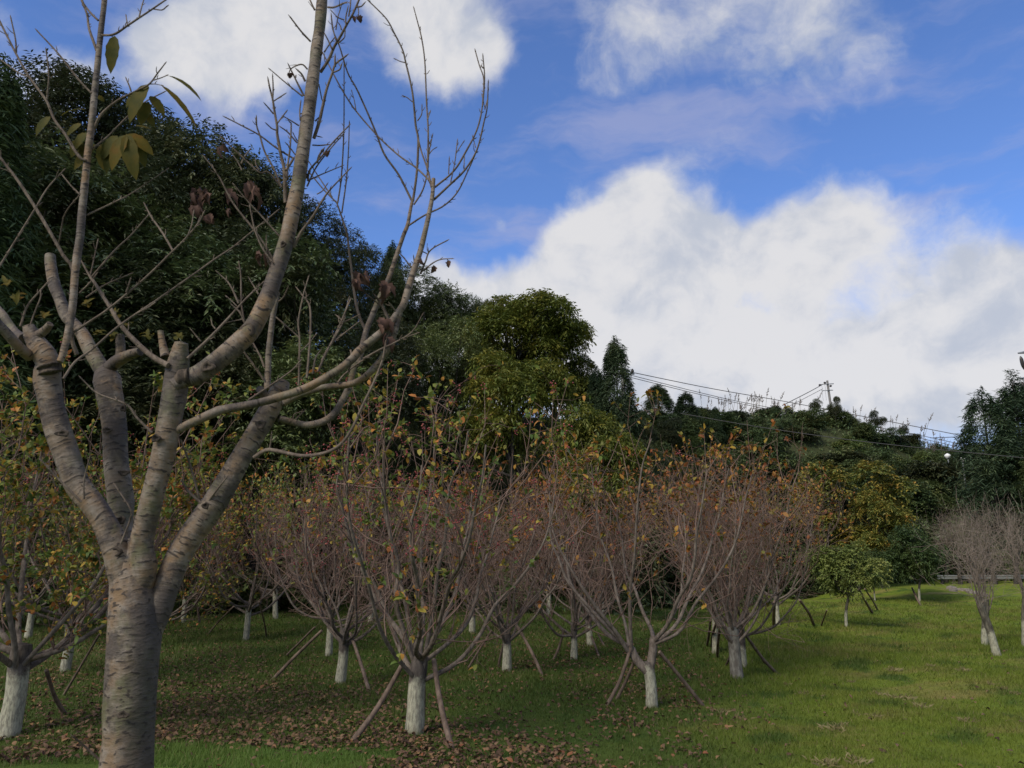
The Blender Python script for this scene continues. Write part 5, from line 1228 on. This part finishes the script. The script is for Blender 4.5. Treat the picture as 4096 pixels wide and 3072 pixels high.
# dried curled leaves that still hang
for (c, n_, sp_, L_) in [(zE(250, 740), 7, 24, 60), (zE(390, 760), 5, 16, 55), (zE(260, 930), 4, 24, 55), (zE(380, 1000), 3, 14, 50), (zE(615, 720), 3, 10, 60), (zE(810, 640), 4, 14, 60), (zE(900, 730), 5, 24, 60), (zE(510, 230), 2, 3, 55), (zE(610, 920), 2, 6, 40), (zE(970, 1430), 3, 8, 50),
                          (zG(650, 560), 9, 24, 52), (zG(950, 660), 9, 18, 60), (zG(980, 1080), 5, 16, 60), (zG(925, 1050), 4, 10, 60), (zG(990, 1240), 4, 14, 60), (zG(1340, 360), 2, 5, 28), (zG(1500, 460), 1, 2, 40), (zG(1665, 400), 1, 2, 44), (zD(2015, 180), 2, 4, 38), (zD(1260, 810), 1, 2, 30), (zE(1660, 300), 1, 4, 22)]:
    for k in range(n_):
        o_ = rng.normal(size=2) * sp_ * .6
        b0 = (c[0] + o_[0], c[1] + o_[1]); a = rng.normal() * .45
        l = L_ * rng.uniform(.6, 1.1)
        hleaf(b0, (b0[0] + math.sin(a) * l, b0[1] + math.cos(a) * l), .02 + rng.normal() * .02, 30 * rng.uniform(.7, 1.3), 'dry_leaf', rng.uniform(.5, 1.5), .9, (rng.normal(), -1, rng.normal() * .4), 'dried_leaf', rng.uniform(-1.2, 1.2), .2, 6)

# ------------------------------------------------------------------ grass, dry tufts and fallen leaves
rng = np.random.default_rng(41)
def scatter(n, y0, y1, p=1.0, pad=.72):
    u = rng.random(n); y = y0 * (y1 / y0) ** (u ** p)
    x = rng.uniform(-pad, pad, n) * y
    return x, y
def vnoise(x, y, f, seed):
    r = np.random.default_rng(seed); z = 0
    for _ in range(6):
        a = r.uniform(0, 6.28); k = f * r.uniform(.6, 1.6)
        z = z + np.sin((x * math.cos(a) + y * math.sin(a)) * k + r.uniform(0, 6.28))
    return z / 6
mb = MB()
x, y = scatter(330000, 6.2, 26, 1.0)
h_ = rng.uniform(.025, .06, len(x)) * (1 + .5 * vnoise(x, y, 1.6, 1)) * np.clip(y / 9, .8, 1.5)
fresh = sm((7.2 - y) / .5) * sm((x + 3.0) / .4) * sm((-.8 - x) / .5)
h_ = h_ * (1 + .8 * fresh)
w_ = rng.uniform(.003, .006, len(x)) * np.clip(y / 7, .8, 2.6)
z = hgt(x, y)
a = rng.uniform(0, 6.28, len(x)); lx = rng.normal(size=len(x)) * .4 * h_; ly = rng.normal(size=len(x)) * .4 * h_
B = np.stack([x, y, z - .005], 1); sd_ = np.stack([np.cos(a), np.sin(a) * .3, np.zeros(len(x))], 1) * w_[:, None]
v = np.stack([B - sd_, B + sd_, B + np.stack([lx, ly, h_], 1)], 1)
i = np.arange(len(x))[:, None] * 3
mb.add(v, f3=i + [0, 1, 2])
go = mb.build('grass', MAT['grass'], smooth=False, kind='stuff'); go['label'] = 'short green lawn grass under and beside the orchard'; go['category'] = 'grass'
# dry straw-coloured tufts, each a thing
straw = []
for sd_seed in (1, 2):
    r = np.random.default_rng(sd_seed); n = 46; m_ = MB()
    b = np.stack([r.normal(size=n) * .04, r.normal(size=n) * .03, np.zeros(n)], 1)
    leafquads(m_, b, np.stack([r.normal(size=n) * .7, r.normal(size=n) * .5, np.ones(n) * .8], 1), r.normal(size=(n, 3)), r.uniform(.03, .09, n), .003, .1, .3)
    straw.append(m_.mesh('dry_grass_tuft', MAT['straw'], False))
for k, (px, py) in enumerate([(1840, 1475), (1895, 1503), (1930, 1510), (1960, 1512), (1850, 1545), (1890, 1550), (1820, 1570), (1800, 1580), (2170, 1490), (2195, 1500), (2140, 1480), (2080, 1450), (2010, 1440), (1700, 1480), (1735, 1500), (1560, 1540), (1600, 1555), (1850, 1650), (1790, 1655), (1930, 1450), (1990, 1530), (2090, 1560)]):
    p = groundd(px, py); o = obj('dry_grass_tuft', straw[k % 2]); o.location = (p[0], p[1], float(hgt(p[0], p[1]))); o.rotation_euler = (0, 0, rs.uniform(0, 6)); s_ = rs.uniform(.8, 1.6); o.scale = (s_, s_, s_)
    tag(o, 'dry straw-coloured grass tuft on the open lawn', 'grass tuft', 'dry grass tufts on the open lawn')
# leaves fallen under the trees
x, y = scatter(90000, 6.25, 22, 1.0)
edge = x - .19 * y + .5 * vnoise(x, y, .9, 7)
dens = np.clip(1 - sm((edge + .4) / 1.8), .02, 1) * np.clip(.60 + 0.85 * vnoise(x, y, 1.3, 3) + .6 * vnoise(x, y, 4, 4), .05, 1.1) * (1 - .96 * sm((7.2 - y) / .4) * sm((x + 3.1) / .4) * sm((-.8 - x) / .5))
keep = rng.random(len(x)) < dens * .66
x, y = x[keep], y[keep]; n = len(x)
o_ = np.argsort(y); x, y = x[o_], y[o_]
D = np.stack([rng.normal(size=n), rng.normal(size=n), rng.normal(size=n) * .25], 1); Nn = np.array([0, 0, 1.]) + rng.normal(size=(n, 3)) * .45
Bz = hgt(x, y) + rng.uniform(.004, .03, n)
P = np.stack([x, y, Bz], 1)
inn = (np.abs(x / y) < .62); near = np.where(inn)[0][:300]; rest = np.setdiff1d(np.arange(n), near)
lm = MB(); leafstrips(lm, P[rest], D[rest], Nn[rest], rng.uniform(.035, .072, len(rest)), rng.uniform(.019, .037, len(rest)), rng.uniform(-.3, 1.6, len(rest)))
lo = lm.build('leaf_litter', MAT['litter'], kind='stuff'); lo['label'] = 'brown fallen leaves scattered over the grass below the crabapples'; lo['category'] = 'fallen leaves'
fl = [leaf_mesh('fallen_leaf', MAT['litter_o'], .056, .03, b_, f_, 5, 0, t_) for b_, f_, t_ in ((1.4, .5, .3), (-1.2, .6, -.5), (.6, .9, .8))]
for q in near:
    M = frame(D[q], Nn[q]); M.translation = Vector(P[q] + [0, 0, .006])
    o = obj('fallen_leaf', fl[q % 3], None, M @ Matrix.Scale(float(rng.uniform(.7, 1.2)), 4))
    tag(o, 'dry brown curled leaf lying in the nearest grass of the orchard', 'fallen leaf', 'fallen leaves in the nearest grass')
